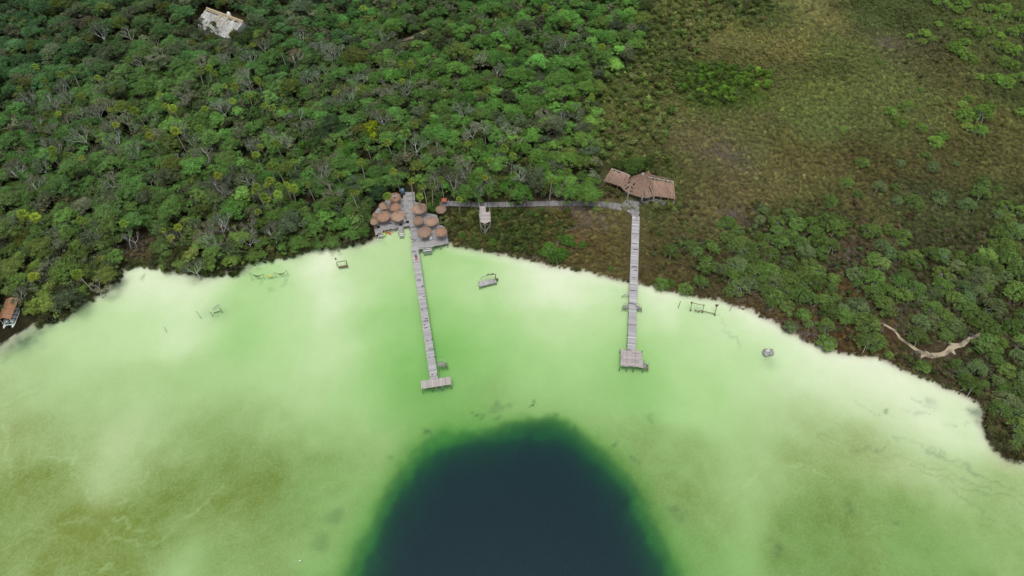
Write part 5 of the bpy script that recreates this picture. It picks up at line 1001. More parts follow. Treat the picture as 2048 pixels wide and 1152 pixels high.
LIME = [(402, 68, .75, (.06, .10, .03)), (430, 78, .6, (.09, .13, .035)), (478, 84, .8, (.06, .12, .03)), (444, 90, .8, (.06, .10, .03)), (380, 62, .7, (.07, .10, .04)), (1258, 338, .7, (.07, .12, .03)), (1274, 330, .85, (.075, .13, .03)), (1288, 322, .7, (.08, .13, .03)), (1245, 326, .8, (.07, .11, .03)), (1232, 322, .7, (.08, .12, .03)), (1225, 378, .35, (.09, .12, .04)), (1240, 384, .4, (.09, .12, .04)), (1212, 374, .4, (.08, .12, .03)), (735, 230, 1.35, (.25, .34, .020)), (742, 254, 1.15, (.27, .34, .022)), (739, 241, 1.2, (.24, .33, .02)), (327, 240, .8, (.16, .30, .025)), (335, 232, .6, (.18, .32, .03)), (598, 280, .9, (.09, .21, .03)), (602, 300, .8, (.08, .19, .03)), (345, 128, .6, (.15, .26, .03)), (1030, 342, .62, (.22, .36, .02)), (690, 275, .9, (.08, .22, .03)), (688, 295, .9, (.08, .22, .03)), (660, 128, .7, (.09, .22, .03)), (772, 86, .6, (.17, .30, .02)), (335, 145, 1.2, (.08, .14, .025)), (310, 135, 1.1, (.07, .125, .025)), (35, 218, .6, (.11, .25, .03)), (55, 218, .4, (.10, .22, .03)), (258, 190, .8, (.05, .15, .03)), (895, 48, 1.3, (.09, .14, .04)), (875, 66, 1.3, (.085, .125, .045)), (88, 52, 1.1, (.055, .105, .04)), (125, 78, .8, (.05, .11, .03)), (480, 207, .6, (.12, .26, .03)), (1035, 112, 1.2, (.05, .10, .035)), (945, 130, 1.1, (.06, .11, .035)), (820, 205, 1.0, (.05, .09, .03)), (655, 225, 1.5, (.06, .10, .045)), (640, 245, 1.3, (.055, .095, .04)), (750, 360, 1.2, (.045, .095, .04))]
BUSH_A = [(165, 395, 1.2), (300, 355, 1), (370, 400, 1), (480, 370, 1.1), (430, 490, 1.35), (550, 540, .9), (90, 640, .9), (275, 680, 1), (385, 630, 1.15), (545, 205, .7), (600, 180, 1), (665, 235, 1), (590, 290, 1), (690, 320, 1.1), (640, 360, .9), (770, 380, 1.1), (730, 410, 1), (865, 75, .9), (850, 160, .8), (980, 170, 1.2), (980, 250, 1.2), (1000, 320, 1.1), (1070, 120, 1.1), (1130, 190, 1.2), (860, 360, .8), (930, 430, 1.2), (1080, 480, 1.1), (1150, 330, 1.2), (1190, 400, 1.3), (1240, 180, 1), (1270, 260, 1.3), (1320, 330, 1.2), (1390, 165, 1.5), (1430, 220, 1.3), (1490, 180, 1), (1390, 360, 1.2), (1310, 410, 1), (1220, 490, 1.3), (1180, 570, 1.3), (1280, 560, 1.3), (1280, 640, 1.2), (1200, 640, 1.1), (680, 510, 1.3), (640, 570, 1.2), (770, 460, 1), (800, 560, 1.3), (690, 660, 1.3), (760, 640, 1.2), (620, 490, .8), (850, 500, 1), (870, 600, 1.2), (930, 550, 1.2), (960, 640, 1.4), (1050, 620, 1.4), (1060, 710, 1.2), (960, 730, 1.2), (1140, 720, 1.2), (1210, 750, 1), (1050, 820, .9), (1180, 880, 1), (1330, 790, 1.2), (1370, 850, 1.2), (1400, 610, .9), (1390, 690, .8), (1490, 890, 1.1), (1350, 970, 1.1), (1360, 1090, 1.1), (1080, 970, .8), (1400, 20, .9), (1210, 960, .7), (310, 250, .5), (900, 300, .7), (1080, 270, .9), (1420, 760, .8), (720, 330, .9), (830, 280, .6), (610, 700, .9), (880, 690, 1.0), (930, 790, .8)]
BUSH_B = [(40, 30, .9), (550, 15, .9), (690, 25, 1.1), (880, 15, 1), (1030, 40, .8), (1110, 40, 1.1), (1390, 50, 1.2), (1330, 120, .9), (1410, 135, .9), (1510, 90, 1), (350, 250, 1.3), (380, 230, .9), (480, 220, 1), (530, 275, .8), (610, 270, .8), (430, 350, .9), (490, 410, .9), (600, 340, .8), (370, 450, 1.4), (430, 490, 1.2), (580, 435, .9), (690, 430, 1.2), (720, 490, 1), (810, 420, 1.1), (900, 430, 1.2), (1030, 430, 1), (1010, 510, 1.1), (1060, 570, 1), (900, 570, 1.2), (230, 580, 1.1), (370, 600, 1.5), (620, 580, 1.1), (560, 630, 1.1), (600, 740, 1.3), (700, 690, 1.2), (820, 730, 1), (740, 770, 1), (910, 670, 1.2), (880, 650, .9), (370, 720, 1.2), (460, 820, 1.3), (240, 650, .8), (470, 700, .9), (1170, 470, 1.3), (1240, 430, 1.3), (1330, 270, 1.3), (1400, 250, 1.5), (1480, 230, 1.4), (1400, 350, 1.5), (1350, 430, 1.2), (1430, 470, 1.3), (1470, 560, 1.3), (1200, 560, 1.2), (1260, 620, 1.1), (1150, 620, 1.1), (1080, 680, 1.1), (1170, 710, 1.1), (1220, 680, .9), (1000, 770, 1.1), (1090, 760, 1), (1460, 700, 1.3), (1510, 740, 1.2), (830, 840, 1.3), (1100, 840, 1.2), (1160, 900, 1.3), (1200, 930, 1.1), (1300, 830, 1.4), (250, 820, 1.3), (290, 920, 1.5), (340, 950, 1.2), (130, 850, .9), (150, 900, 1), (740, 940, 1.1), (820, 920, 1.2), (920, 920, 1.3), (980, 960, 1.4), (1010, 1000, 1.1), (700, 1050, 1.2), (850, 1100, 1.5), (920, 1040, 1.1), (1250, 1090, 1.6), (1330, 1100, 1.3), (1300, 1000, 1), (1430, 980, 1.1), (320, 1090, 1.2), (400, 1080, 1), (1060, 1130, .9), (1500, 1080, 1), (1520, 900, 1), (1290, 350, 1.0), (1460, 380, 1.1), (960, 610, .8), (1130, 500, 1.0), (1300, 540, 1.1), (1370, 600, 1.0)]
BUSH_C = [(1080, 450, 1.1), (1120, 500, 1.2), (1060, 420, .9), (1170, 370, 1.1), (1010, 340, .9), (1330, 470, 1.2), (1370, 520, 1), (1220, 490, .7), (1460, 530, 1.1), (1390, 380, 1.2), (1400, 620, 1.5), (1440, 660, 1.3), (1490, 720, 1.2), (1360, 690, 1.2), (1340, 640, 1), (1500, 830, 1.3), (1500, 890, 1.1), (1480, 290, 1.1), (1510, 440, 1), (750, 360, .9), (490, 270, .6), (1280, 300, .8), (1320, 320, .9), (1460, 960, .7)]
BUSH_D = [(770, 260, 1), (820, 300, .9), (750, 330, .8), (655, 290, .5), (1000, 370, 1), (1050, 400, 1.1), (1100, 430, 1), (1140, 460, 1), (1080, 330, .8), (1060, 190, 1.2), (1100, 180, 1), (1030, 80, .9), (1070, 30, 1.1), (1220, 60, .8), (1280, 70, 1), (1390, 70, 1.2), (1330, 140, .7), (1380, 110, .9), (1180, 245, 1), (1280, 240, .9), (1350, 280, .7), (1390, 370, 1.1), (1440, 390, 1.1), (1310, 350, .9), (1480, 380, .8), (1380, 480, 1), (1450, 500, 1), (1190, 600, .7), (1270, 610, 1), (1340, 610, 1), (1400, 650, 1), (1440, 600, .9), (1510, 600, .9), (1110, 770, .8), (1270, 810, .9), (1210, 870, 1.5), (1060, 810, .7), (1080, 890, 1.2), (1100, 980, .8), (1200, 1010, 1), (630, 820, 1.1), (510, 860, .8), (555, 930, .9), (600, 955, .8), (750, 990, .8), (910, 1050, .8), (855, 1090, 1), (1520, 870, .9), (1510, 130, 1.1), (880, 190, .7), (960, 60, .7), (860, 20, .8), (920, 20, .8), (740, 700, .5), (140, 1000, .5), (420, 490, .5), (1450, 250, .9), (1520, 230, 1.1)]
BUSH_E = [(1215, 835, 1.2), (1405, 840, .8), (1540, 800, .9), (1570, 860, 1), (1590, 730, .8), (1690, 840, .6), (1135, 940, 1.1), (1050, 1025, 1.2), (1190, 1000, .8), (1300, 960, 1.1), (1385, 960, .8), (1390, 1020, 1.1), (1480, 1035, 1.2), (1620, 1010, 1.4), (1755, 1050, 1.3), (1830, 935, 1.2), (1820, 990, 1.4), (1905, 970, .8), (700, 1080, .9), (1830, 560, .8)]
BUSH_F = [(1135, 480, 1.0), (1098, 500, 1.3), (1110, 515, 1.2), (1125, 508, 1.0), (1140, 488, .8), (1165, 492, .7), (1220, 538, .5), (1084, 508, .8), (1118, 478, .7), (945, 480, .8), (925, 472, 1.0), (985, 485, .7), (1375, 578, .6), (1322, 573, .5), (1341, 567, .8)]

LANDMARK = [('the unfinished house', 445, 48), ('the umbrella with the solar panel', 789, 393), ('the pavilion cone', 1286, 352), ('the lookout tower', 970, 440), ('the thatched boat', 20, 630), ('the lime yellow tree', 737, 243), ('the red canopy', 888, 400), ('the sandy gap in the forest', 825, 75), ('the yellow hammock', 538, 550), ('the three-post swing frame', 1405, 618), ('the boulder', 1538, 704), ('the right pier', 1270, 480), ('the forked sandy trail', 1880, 705), ('the left swing bench', 684, 528), ('the brown clearing by the shore', 280, 490), ('the boardwalk middle', 1090, 405), ('the straw patch at the top', 1610, 35), ('the bright shrub patch', 1450, 170), ('the grey mud scar', 1780, 95), ('the sedge point', 1985, 860), ('the tallest yellow palm', 516, 163), ('the big bare crown', 268, 314), ('the pale bluish bare tree', 48, 156), ('the lime bush mid-forest', 327, 240), ('the rust-coloured ground patch', 1155, 470), ('the long bush row on the far marsh', 1912, 105), ('the second long bush row', 1985, 162), ('the big far double bush', 1963, 228), ('the lone bush beside grey twigs', 1725, 326), ('the isolated round marsh bush', 1660, 401), ('the bare brown gap among bushes', 1715, 512), ('the grassy gap among bushes', 1850, 440), ('the rusty earth gap', 2030, 622), ('the orange mud by the shore', 1688, 662), ('the two low shoreline bushes', 1350, 570), ('the tall bare tree above the slope', 465, 112), ('the white leaning snag', 366, 96), ('the clustered palms', 568, 338), ('the pale leafy crown', 655, 228), ('the shoreline palms', 330, 465), ('the paired lime crowns', 600, 292), ('the light crown beside the sandy gap', 885, 55), ('the small lime treetop', 1030, 342), ('the white dead tree by the scrub', 1194, 298), ('the mangrove crown over the water', 370, 510), ('the far yellow palms', 150, 146), ('the deep green corner crown', 30, 95)]
NUM = ['zero', 'one', 'two', 'three', 'four', 'five', 'six', 'seven', 'eight', 'nine', 'ten', 'eleven', 'twelve', 'thirteen', 'fourteen', 'fifteen', 'sixteen', 'seventeen', 'eighteen', 'nineteen']
NUM += [t + ('-' + NUM[k] if k else '') for t in ('twenty', 'thirty', 'forty', 'fifty', 'sixty') for k in range(10)]
TAKEN = set()
def where_label(desc, px, py, x, y):
    """a phrase that finds this plant from the nearest thing that stands out"""
    opts = sorted(LANDMARK, key=lambda l: (l[1] - px) ** 2 + (l[2] - py) ** 2)
    for nm, lx, ly in opts[:9]:
        q = U(lx, ly, 1.0); dx, dy = x - q.x, y - q.y; d = math.hypot(dx, dy)
        if d < .9: continue
        a = math.degrees(math.atan2(dy, dx)) % 360
        side = ['right of', 'behind and right of', 'behind', 'behind and left of', 'left of', 'in front and left of', 'in front of', 'in front and right of'][int((a + 22.5) // 45) % 8]
        m_ = int(round(d)); mt = '%s metre%s' % (NUM[min(69, m_)], '' if m_ == 1 else 's')
        s = '%s %s %s %s' % (desc, mt, side, nm)
        if len(s.split()) <= 16 and s not in TAKEN: TAKEN.add(s); return s
    s = '%s %s %s %s' % (desc, mt, side, nm); TAKEN.add(s); return s
def tone(c):
    l = .3 * c[0] + .6 * c[1] + .1 * c[2]; h = 'lime' if c[0] > .12 and c[1] > .17 else 'bright green' if c[1] > 2.2 * c[0] and l > .07 else 'olive' if c[0] > .72 * c[1] else 'grey-green' if c[2] > .52 * c[1] else 'deep green' if l < .045 else 'mid green'
    return h

occ = []                                   # what already stands where (x, y, radius)
def free(x, y, r, f=1.0): return all((x - a) ** 2 + (y - b) ** 2 > (f * (r + c) * .5) ** 2 for a, b, c in occ)
LAKE_KEEP = .2
palms = []
for i, (px, py) in enumerate(PALM):
    h = random.uniform(5.6, 8.4); q = U(px, py, h)
    if (792.5, 344) == (px, py): h = 7.0; q = U(px, py, h)
    z0 = max(0, zat(q.x, q.y)); yel = random.random(); c = jig((.20, .29, .045) if yel < .6 else (.27, .35, .045) if yel < .78 else (.14, .22, .045), .15, .03)
    s = random.uniform(.95, 1.35) * (1.0 if py > 60 else 1.1); hs1 = h / 6.0
    desc = ('yellow' if c[0] > .19 else 'yellow-green' if c[0] > .13 else 'green') + (' tall' if h > 6.9 else ' short' if h < 5.7 else '') + ' fan palm'
    plant('palm', random.randrange(4), (q.x, q.y, z0), random.uniform(0, 6.28), (s, s, (h - z0) / 6.0), c, 'fan_palm', where_label(desc, px, py, q.x, q.y), 'palm tree', 'fan palms in the forest', (random.gauss(0, .03), random.gauss(0, .03)))
    occ.append((q.x, q.y, .9))
for i, (px, py) in enumerate(BARE):
    big = i in (57, 58)
    if i < 48 and (kept(px, py) or (px > 700 and py > 330)): continue
    h = random.uniform(5.4, 7.4); q = U(px, py, h * .8); s = h / 6.6 * (1.2 if big else random.uniform(.85, 1.1)); z0 = max(0, zat(q.x, q.y)); k = random.choice((0, 1, 2, 3, 4)); c = jig((.155, .19, .105), .25, .1)
    desc = ('big ' if big else '') + ('bare' if k == 2 else 'thinly leaved') + ' pale-branched tree'
    plant('bare', k, (q.x, q.y, z0), random.uniform(0, 6.28), s, c, 'bare_branched_tree', where_label(desc, px, py, q.x, q.y), 'bare tree', 'pale bare-branched trees', (random.gauss(0, .08), random.gauss(0, .08))); occ.append((q.x, q.y, 1.5))
for i, (a, b, s_, ox, oy) in enumerate(SNAG):
    px, py = ox + a / s_, oy + b / s_; q = U(px, py, 3.5); plant('snag', i, (q.x, q.y, zat(q.x, q.y)), random.uniform(0, 6.28), .85 + .1 * (i % 3), (.1, .1, .06), 'dead_snag', where_label('pale dead standing snag', px, py, q.x, q.y), 'dead tree', 'dead snags', (random.gauss(0, .1), .25)); occ.append((q.x, q.y, .8))
q = U(1116, 492, 1.0); plant('snag', 1, (q.x, q.y, zat(q.x, q.y)), 1.0, .42, (.1, .1, .06), 'dead_snag', 'small white dead stump with forked limbs in the scrub by the rust patch', 'dead tree', 'dead snags'); occ.append((q.x, q.y, .8))
trees = []                                 # (x, y, z, px, py, scale, tint)
for px, py, s, c in LIME:
    q = U(px, py, 5.6 * s); trees.append((q.x, q.y, px, py, s * .82, jig(c, .05, .03), True)); occ.append((q.x, q.y, 2.0 * s))
fw = U2(FOREST, 4.5); lo, hi = fw.min(0), fw.max(0)
EXTRA = [(490, 67, 6.6, .7, (.09, .15, .05)), (494, 62, 6.0, .8, (.08, .14, .05)), (486, 74, 5.4, .7, (.09, .15, .05)), (392, 44, 6.4, .55, (.11, .14, .07)), (440, 84, 5.4, .7, (.10, .15, .06)), (470, 66, 6.2, .4, (.15, .19, .06)), (430, 50, 7.0, .32, (.14, .18, .06)), (400, 70, 5.6, .75, (.09, .13, .05)), (425, 76, 4.6, .55, (.13, .17, .05)), (418, 62, 5.4, .42, (.12, .17, .04)), (480, 80, 5.2, .7, (.08, .14, .05)), (458, 88, 5.2, .75, (.09, .14, .05)), (462, 66, 5.6, .42, (.17, .20, .06)), (384, 60, 6.0, .75, (.10, .13, .06)), (1262, 336, 5.6, .75, (.10, .17, .04)), (1278, 326, 5.8, .85, (.10, .18, .04)), (1292, 320, 5.0, .7, (.10, .17, .04)), (1248, 324, 5.2, .8, (.10, .15, .04)), (1302, 312, 4.0, .5, (.10, .14, .04)), (1310, 340, 3.4, .4, (.11, .14, .05))]
cand = []
for _ in range(26000):
    x, y = random.uniform(lo[0], hi[0]), random.uniform(lo[1], hi[1])
    if not bool(inside(fw, np.array(x), np.array(y))): continue
    s = min(1.45, max(.42, random.lognormvariate(-.12, .30)))
    px, py = proj(x, y, 3.8 * s)
    if kept(px, py) or kept(*proj(x, y, 2.0 * s)) or sdat(x, y) < -.6: continue
    if not free(x, y, 2.25 * s * (1 if py > 60 else 1.1), .93): continue
    occ.append((x, y, 2.25 * s)); trees.append((x, y, px, py, s, jig((.125, .165, .085) if (u_ := random.random()) < .12 else (.135, .185, .045) if u_ < .20 else tint_at(px, py), .21, .05), False))
# mangrove crowns leaning over the water on the left shore
for px, py, s in ((362, 505, 1.25), (385, 520, 1.1), (345, 520, 1.0), (410, 505, .9), (372, 485, 1.0), (60, 590, 1.1), (90, 605, 1.15), (85, 630, .9), (120, 585, 1.1), (150, 565, 1.0), (190, 560, .95), (215, 540, .9), (50, 560, 1.1), (440, 520, .8), (470, 520, .7), (310, 515, .7)):
    q = U(px, py, 3.0 * s); trees.append((q.x, q.y, px, py, s * .8, jig((.062, .072, .026), .12, .08), True))
def vis(t): return -30 < t[2] < PW + 30 and -30 < t[3] < PH
trees.sort(key=lambda t: (not vis(t), not t[6], -t[4] / math.hypot(t[1], 120)))
SINGLE = 240
rest = []
for i, (x, y, px, py, s, c, sp_) in enumerate(trees):
    z0 = max(-.15, zat(x, y)); k = random.randrange(7)
    if i < SINGLE and (vis((x, y, px, py))):
        desc = '%s %s broadleaf tree' % ('broad' if s > 1.15 else 'small' if s < .7 else 'round', tone(c))
        if (px, py) == (735, 230): lab = 'lime-yellow broadleaf tree standing out brightest in the forest'; lab = lab if lab not in TAKEN else where_label(desc, px, py, x, y); TAKEN.add(lab)
        else: lab = where_label(desc, px, py, x, y)
        plant('tree', k, (x, y, z0), random.uniform(0, 6.28), (s, s, s * random.uniform(.6, .92)), c, 'broadleaf_tree', lab, 'tree', 'broadleaf trees of the forest')
    else: rest.append((x, y, z0, random.uniform(0, 6.28), s, k, c))
for px, py, h, s, c in EXTRA:
    q = U(px, py, h * .9); plant('tree', random.randrange(7), (q.x, q.y, zat(q.x, q.y)), random.uniform(0, 6.28), (s, s, h / 6.0), jig(c, .08, .04), 'broadleaf_tree', where_label('%s leafy tree' % tone(c), px, py, q.x, q.y), 'tree', 'broadleaf trees of the forest')
nb = 0
SCRUBF = [(1192, 160), (1215, 140), (1275, 100), (1300, 20), (1300, -60), (1440, -60), (1500, 20), (1430, 60), (1380, 120), (1352, 170), (1345, 240), (1325, 300), (1370, 390), (1362, 420), (1300, 425), (1296, 400), (1190, 395)]
for lst, o_, sc_, base in ((BUSH_A, (1300, 400), 3.84, 1.15), (BUSH_B, (1650, 400), 3.84, 1.15), (BUSH_C, (1650, 640), 3.84, 1.05), (BUSH_D, (1648, 0), 3.84, 1.28), (BUSH_E, (1250, 0), 2.56, 1.0), (BUSH_F, (0, 0), 1.0, 1.0)):
    for a, b, s in lst:
        px, py = o_[0] + a / sc_, o_[1] + b / sc_; s = s * base * random.uniform(.9, 1.05); q = U(px, py, 1.1 * s)
        if sdat(q.x, q.y) < -.4 or (abs(px - 1908) < 50 and abs(py - 692) < 17): continue
        far = py < 300; c = jig((.185, .310, .060) if far else (.140, .225, .056) if random.random() < .75 else (.155, .22, .085), .16, .04)
        if o_ == (0, 0): c = jig((.10, .21, .034), .12, .06)
        desc = '%s %s bush' % ('large' if s > 1.35 else 'small' if s < .85 else 'round', tone(c))
        plant('bush', random.randrange(4), (q.x, q.y, zat(q.x, q.y)), random.uniform(0, 6.28), (s, s, s * random.uniform(.8, 1.0)), c, 'green_bush', where_label(desc, px, py, q.x, q.y), 'bush', 'green bushes on the marsh and shore'); nb += 1; occ.append((q.x, q.y, 1.5 * s))
print('individual trees', min(SINGLE, len(trees)), 'rest', len(rest), 'bushes', nb, 'palms', len(PALM), 'bare', len(BARE))

# ------------------------------------------------------------------ masses of plants nobody could count
def scatter(name, rows, sources, label, cat):
    """rows: x y z rz sx sz variant (r g b); each variant is a list of objects placed together"""
    n = len(rows); me = bpy.data.meshes.new(name); me.vertices.add(n)
    A = np.array([[*r[:9], *r[9]] for r in rows], np.float32)      # x y z rx ry rz sx sz k r g b
    me.vertices.foreach_set('co', A[:, :3].reshape(-1))
    def at(nm, ty, key, v): a = me.attributes.new(nm, ty, 'POINT'); a.data.foreach_set(key, np.ascontiguousarray(v, np.float32 if ty != 'INT' else np.int32).reshape(-1))
    at('turn', 'FLOAT_VECTOR', 'vector', A[:, 3:6]); at('size', 'FLOAT_VECTOR', 'vector', np.stack([A[:, 6], A[:, 6], A[:, 7]], -1)); at('variant', 'INT', 'value', A[:, 8])
    at('tint', 'FLOAT_COLOR', 'color', np.concatenate([A[:, 9:12], np.ones((n, 1), np.float32)], 1))
    o = bpy.data.objects.new(name, me); COL.objects.link(o); o['kind'] = 'stuff'; o['label'] = label; o['category'] = cat
    g = bpy.data.node_groups.new(name + ' scatter', 'GeometryNodeTree'); g.interface.new_socket('Geometry', in_out='INPUT', socket_type='NodeSocketGeometry'); g.interface.new_socket('Geometry', in_out='OUTPUT', socket_type='NodeSocketGeometry')
    N = g.nodes.new; L = g.links.new; gi, go = N('NodeGroupInput'), N('NodeGroupOutput'); jn = N('GeometryNodeJoinGeometry')
    def named(nm, ty): q = N('GeometryNodeInputNamedAttribute'); q.data_type = ty; q.inputs['Name'].default_value = nm; return q.outputs['Attribute']
    rot, siz, var = named('turn', 'FLOAT_VECTOR'), named('size', 'FLOAT_VECTOR'), named('variant', 'INT')
    e2r = N('FunctionNodeEulerToRotation'); L(rot, e2r.inputs[0])
    for k, srcs in enumerate(sources):
        cmp_ = N('FunctionNodeCompare'); cmp_.data_type = 'INT'; cmp_.operation = 'EQUAL'; L(var, cmp_.inputs[2]); cmp_.inputs[3].default_value = k
        j2 = N('GeometryNodeJoinGeometry')
        for s in srcs: oi = N('GeometryNodeObjectInfo'); oi.inputs['Object'].default_value = s; oi.transform_space = 'ORIGINAL'; oi.inputs['As Instance'].default_value = False; L(oi.outputs['Geometry'], j2.inputs[0])
        ip = N('GeometryNodeInstanceOnPoints'); L(gi.outputs[0], ip.inputs['Points']); L(cmp_.outputs[0], ip.inputs['Selection']); L(j2.outputs[0], ip.inputs['Instance']); L(e2r.outputs[0], ip.inputs['Rotation']); L(siz, ip.inputs['Scale']); L(ip.outputs[0], jn.inputs[0])
    L(jn.outputs[0], go.inputs[0]); md = o.modifiers.new('scatter', 'NODES'); md.node_group = g; return o
def parts_of(kind): return [list(p.children) for p in LIB[kind]]
scatter('forest_canopy', [(x, y, z, 0, 0, rz, s, s * random.uniform(.6, .92), k, c) for x, y, z, rz, s, k, c in rest], parts_of('tree'), 'dense green canopy of smaller forest trees filling the upper left', 'forest')
# low growth under and between the trees, and the olive scrub east of the forest and by the shore
rows = []
def scrub_rows(poly, n, smin, smax, cols, minsd=.4, z=1.0, r=.7, keep=True, shrink=.16):
    pw_ = U2(poly, z); a, b = pw_.min(0), pw_.max(0); k = 0
    for _ in range(n * 12):
        if k >= n: break
        x, y = random.uniform(a[0], b[0]), random.uniform(a[1], b[1])
        if not bool(inside(pw_, np.array(x), np.array(y))) or sdat(x, y) < minsd: continue
        s = random.uniform(smin, smax)
        if keep and (kept(*proj(x, y, 1.4 * s)) or kept(*proj(x, y, .3))): continue
        t = fbm(np.array(x), np.array(y), 7, 131, 2); c = cols[int(min(len(cols) - 1, max(0, (float(t) - .25) * 2 * len(cols))))] if random.random() < .75 else random.choice(cols)
        rows.append((x, y, zat(x, y) - .05, random.gauss(0, .12), random.gauss(0, .12), random.uniform(0, 6.28), s, s * random.uniform(.8, 1.2), random.randrange(3), jig(tuple(v * 1.8 for v in c), .24, .06))); k += 1
scrub_rows(FOREST, 3600, .8, 2.3, [(.055, .080, .030), (.064, .094, .030), (.070, .088, .042), (.085, .10, .056)], .2)
scrub_rows(SCRUBF, 620, .55, 1.25, [(.090, .125, .034), (.105, .130, .040), (.08, .118, .028), (.115, .125, .05), (.085, .13, .034)])
scrub_rows([(895, 418), (1140, 420), (1150, 455), (1100, 490), (1085, 510), (1000, 500), (905, 487)], 430, .45, .95, [(.05, .075, .02), (.075, .085, .024), (.095, .085, .03), (.058, .08, .022)], .25)
scrub_rows([(1340, 140), (1400, 128), (1500, 138), (1556, 150), (1540, 180), (1480, 200), (1440, 215), (1380, 200), (1345, 180)], 150, .6, 1.15, [(.075, .150, .020), (.068, .135, .020), (.088, .165, .024), (.065, .10, .026)])
scrub_rows([(1280, -60), (1500, -60), (1560, 20), (1520, 50), (1430, 60), (1330, 60)], 150, .7, 1.3, [(.085, .105, .03), (.13, .14, .05), (.06, .085, .024)])
scrub_rows([(1300, 410), (1700, 400), (2060, 460), (2060, 800), (1960, 790), (1750, 700), (1500, 600), (1300, 560)], 520, .35, .8, [(.05, .065, .022), (.075, .07, .03), (.06, .085, .025), (.08, .065, .035)], .3)
scrub_rows([(1340, 500), (1500, 560), (1640, 640), (1760, 690), (1960, 780), (2060, 780), (2060, 440), (1700, 480), (1500, 440)], 750, .3, .65, [(.060, .052, .032), (.075, .066, .044), (.055, .06, .026), (.09, .08, .058)], .3)
scrub_rows([(1700, -30), (2080, -30), (2080, 260), (1900, 240), (1780, 130)], 140, .35, .8, [(.06, .08, .025), (.075, .08, .03)])
scrub_rows([(700, 440), (760, 400), (745, 470), (700, 484), (600, 500), (520, 510), (500, 500)], 160, .5, 1.0, [(.06, .075, .02), (.075, .075, .026)], .1)
scrub_rows([(852, 400), (878, 402), (876, 412), (866, 424), (856, 420)], 22, .5, .8, [(.06, .12, .02), (.05, .09, .02)], .1, keep=False)
scrub_rows([(878, 428), (892, 430), (912, 446), (908, 484), (898, 470), (894, 452), (882, 446)], 34, .5, .85, [(.06, .085, .024), (.075, .09, .03)], .1, keep=False)
scrub_rows([(1195, 376), (1240, 380), (1250, 392), (1200, 395)], 26, .5, .85, [(.075, .10, .03), (.09, .09, .035)], .1, keep=False)
scrub_rows([(70, 652), (80, 630), (180, 585), (236, 545), (246, 520), (330, 515), (470, 530), (500, 500), (640, 482), (722, 468), (736, 466), (738, 474), (722, 486), (682, 496), (640, 504), (560, 520), (500, 524), (470, 554), (330, 540), (252, 542), (240, 566), (180, 606), (80, 668)], 330, .4, .95, [(.05, .065, .02), (.065, .075, .026), (.055, .06, .03)], -.9, keep=False)
scrub_rows([(900, 480), (1100, 520), (1250, 552), (1400, 582), (1545, 630), (1660, 692), (1830, 734), (1960, 796), (1966, 816), (1830, 756), (1660, 716), (1545, 654), (1400, 602), (1250, 574), (1100, 540), (900, 500)], 420, .16, .42, [(.06, .065, .026), (.075, .066, .036), (.05, .062, .022)], -.02, keep=False)
scrub_rows([(1340, 470), (1560, 430), (1720, 430), (1740, 640), (1600, 645), (1420, 560)], 170, .4, .75, [(.062, .105, .03), (.07, .115, .034), (.07, .09, .034)], .3)
scrub_rows([(1700, 560), (2060, 480), (2060, 780), (1960, 770), (1820, 700)], 170, .35, .7, [(.06, .095, .03), (.066, .105, .034), (.07, .08, .036)], .3)
scrub_rows([(712, 398), (748, 398), (738, 438), (742, 464), (712, 470)], 70, .7, 1.4, [(.06, .10, .03), (.07, .105, .03)], .1, keep=False)
scrub_rows([(772, 352), (800, 350), (803, 380), (780, 382)], 24, .7, 1.2, [(.06, .10, .03)], .1, keep=False)
scrub_rows([(828, 352), (880, 360), (880, 396), (846, 398), (834, 384)], 40, .6, 1.1, [(.06, .11, .03), (.07, .10, .03)], .1, keep=False)
scrub_rows([(235, 465), (322, 470), (310, 524), (245, 526)], 120, .22, .5, [(.10, .085, .055), (.085, .08, .045)], .1, keep=False)
scrub_rows([(395, 446), (515, 442), (520, 472), (400, 478)], 130, .22, .55, [(.10, .085, .055), (.085, .08, .045), (.07, .085, .03)], .1, keep=False)
scrub_rows([(1970, 800), (2060, 780), (2060, 920), (2010, 915), (1985, 890)], 70, .4, .8, [(.055, .065, .03), (.075, .07, .03)], .3)
scatter('scrub_growth', rows, parts_of('scrub'), 'low olive and green scrub filling the ground between trees and marsh', 'scrub')
# sedge and grass over the marsh
tufts = [bpy.data.objects.new('sedge_tuft', tuft_mesh(200 + i, 15, (1.15, 1.3, .8)[i], (1.25, 1.1, .6)[i], .03).mesh('sedge_tuft', M['grass'])) for i in range(3)]
MARSH = [(1180, 430), (1195, 395), (1290, 395), (1270, 345), (1196, 330), (1190, 180), (1270, 100), (1300, -90), (2300, -90), (2300, 960), (2060, 930), (2010, 924), (1972, 880), (1960, 800), (1700, 706), (1500, 617), (1270, 568), (1000, 508), (890, 490), (905, 420)]
mw_ = U2(MARSH); a, b = mw_.min(0), mw_.max(0); n = 130000; X, Y = rng.uniform(a[0], b[0], n), rng.uniform(a[1], b[1], n); ok = inside(mw_, X, Y)
X, Y = X[ok], Y[ok]; ii = np.clip(np.searchsorted(gy, Y), 0, len(gy) - 1); jj = np.clip(np.searchsorted(gx, X), 0, len(gx) - 1); sdv_, ZV = sd[ii, jj], GZ[ii, jj]
sx_ = [(1780, 95, 5), (1450, 310, 4), (1140, 432, 4), (1470, 440, 4), (1720, 520, 5), (1155, 470, 2.5), (1060, 490, 2), (1190, 440, 3)]
keepm = sdv_ > .02
for p_, q_, r_ in sx_: c_ = U(p_, q_, .4); keepm &= ~((np.hypot(X - c_.x, Y - c_.y) < r_ * (.4 + 1.0 * fbm(X, Y, 2.5, 141))) & (rng.random(len(X)) < .62))
pxs, pys = [], []
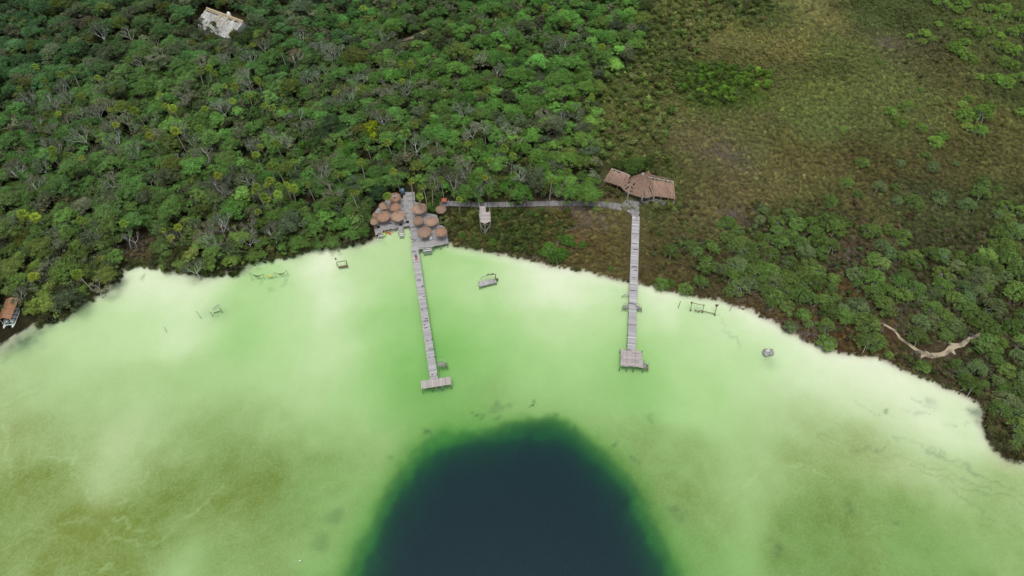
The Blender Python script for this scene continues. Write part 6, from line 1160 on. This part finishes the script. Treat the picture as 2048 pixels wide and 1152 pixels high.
f_ = Y * CT - (ZV - CAM_H) * ST; PX = PW / 2 + FPX * X / f_; PY = PH / 2 - FPX * (Y * ST + (ZV - CAM_H) * CT) / f_
for k_ in (KEEPW[0], KEEPW[1], KEEPW[10], KEEPW[11]): keepm &= ~inside(k_, PX, PY)
keepm &= ~inside(np.array([(1256, 425), (1284, 425), (1278, 570), (1252, 570)], float), PX, PY); keepm &= (PX < 2130)
X, Y, ZV, sdv_ = X[keepm], Y[keepm], ZV[keepm], sdv_[keepm]
gc = blend(LAND, X + (fbm(X, Y, 6, 63) - .5) * 7, Y + (fbm(X, Y, 6, 65) - .5) * 7, 5.0); gc = (gc / 255) ** 2.2 * 1.75; gl_ = gc @ np.array([.3, .6, .1]); gc = gc * .86 + (np.array([84, 87, 51]) / 255) ** 2.2 * 1.75 * .14; gl_ = gc @ np.array([.3, .6, .1]); gc = gc * .78 + gl_[:, None] * np.array([.98, 1.06, .55]) * .22; gc = gc * np.array([.96, 1.10, .98]); gc = gc * np.exp(rng.normal(0, .26, (len(X), 1))) * np.exp(rng.normal(0, .035, (len(X), 3)))
straw = rng.random(len(X)) < .14; gc[straw] = gc[straw] * np.array([1.45, 1.4, 1.25])
wind = (fbm(X, Y, 16, 151, 2) - .5) * 5.5 + .45 + rng.normal(0, .24, len(X)); sz = (.55 + .55 * fbm(X, Y, 8, 153, 2)) * rng.uniform(.75, 1.25, len(X)); st_ = U(1620, 30); tall = np.exp(-((X - st_.x) ** 2 + (Y - st_.y) ** 2) / 60); sz = sz * (1 + .6 * tall)
pt = U(1975, 860); sz = sz * (1 + .5 * np.exp(-((X - pt.x) ** 2 + (Y - pt.y) ** 2) / 30)); kk = rng.integers(0, 3, len(X)); tl2 = rng.normal(0, .1, (len(X), 2))
scatter('sedge_grass', [(X[i], Y[i], ZV[i], tl2[i, 0], tl2[i, 1], wind[i], sz[i], sz[i] * .95, kk[i], tuple(gc[i])) for i in range(len(X))], [[t] for t in tufts], 'wind-swept brown and green sedge covering the marsh on the right', 'grass')
# fallen grey twigs on the bare scars
tw = [bpy.data.objects.new('twigs', twig_mesh(300 + i).mesh('twigs', M['twig'])) for i in range(2)]; rows = []
for p_, q_, rr, n in ((1530, 622, 7, 60), (1600, 655, 6, 50), (1560, 560, 9, 50), (1760, 600, 12, 70), (1880, 640, 12, 60), (1930, 770, 8, 40), (1450, 310, 6, 70), (1140, 432, 5, 70), (1470, 440, 5, 60), (1780, 95, 4, 30), (1720, 520, 6, 40), (1830, 660, 8, 40), (1190, 445, 4, 40), (1050, 495, 4, 30), (280, 492, 4, 25), (450, 462, 6, 40), (1980, 700, 8, 40), (1640, 690, 6, 25)):
    for _ in range(n):
        c_ = U(p_, q_); x, y = c_.x + random.gauss(0, rr * .6), c_.y + random.gauss(0, rr * .5)
        if sdat(x, y) > .5: s = random.uniform(.5, 1.2); rows.append((x, y, zat(x, y) + .05, 0, 0, random.uniform(0, 6.28), s, s, random.randrange(2), (.1, .1, .1)))
scatter('fallen_twigs', rows, [[t] for t in tw], 'grey fallen twigs lying on bare patches of the marsh and shore', 'twigs')
print('tufts', len(X), 'plants done')
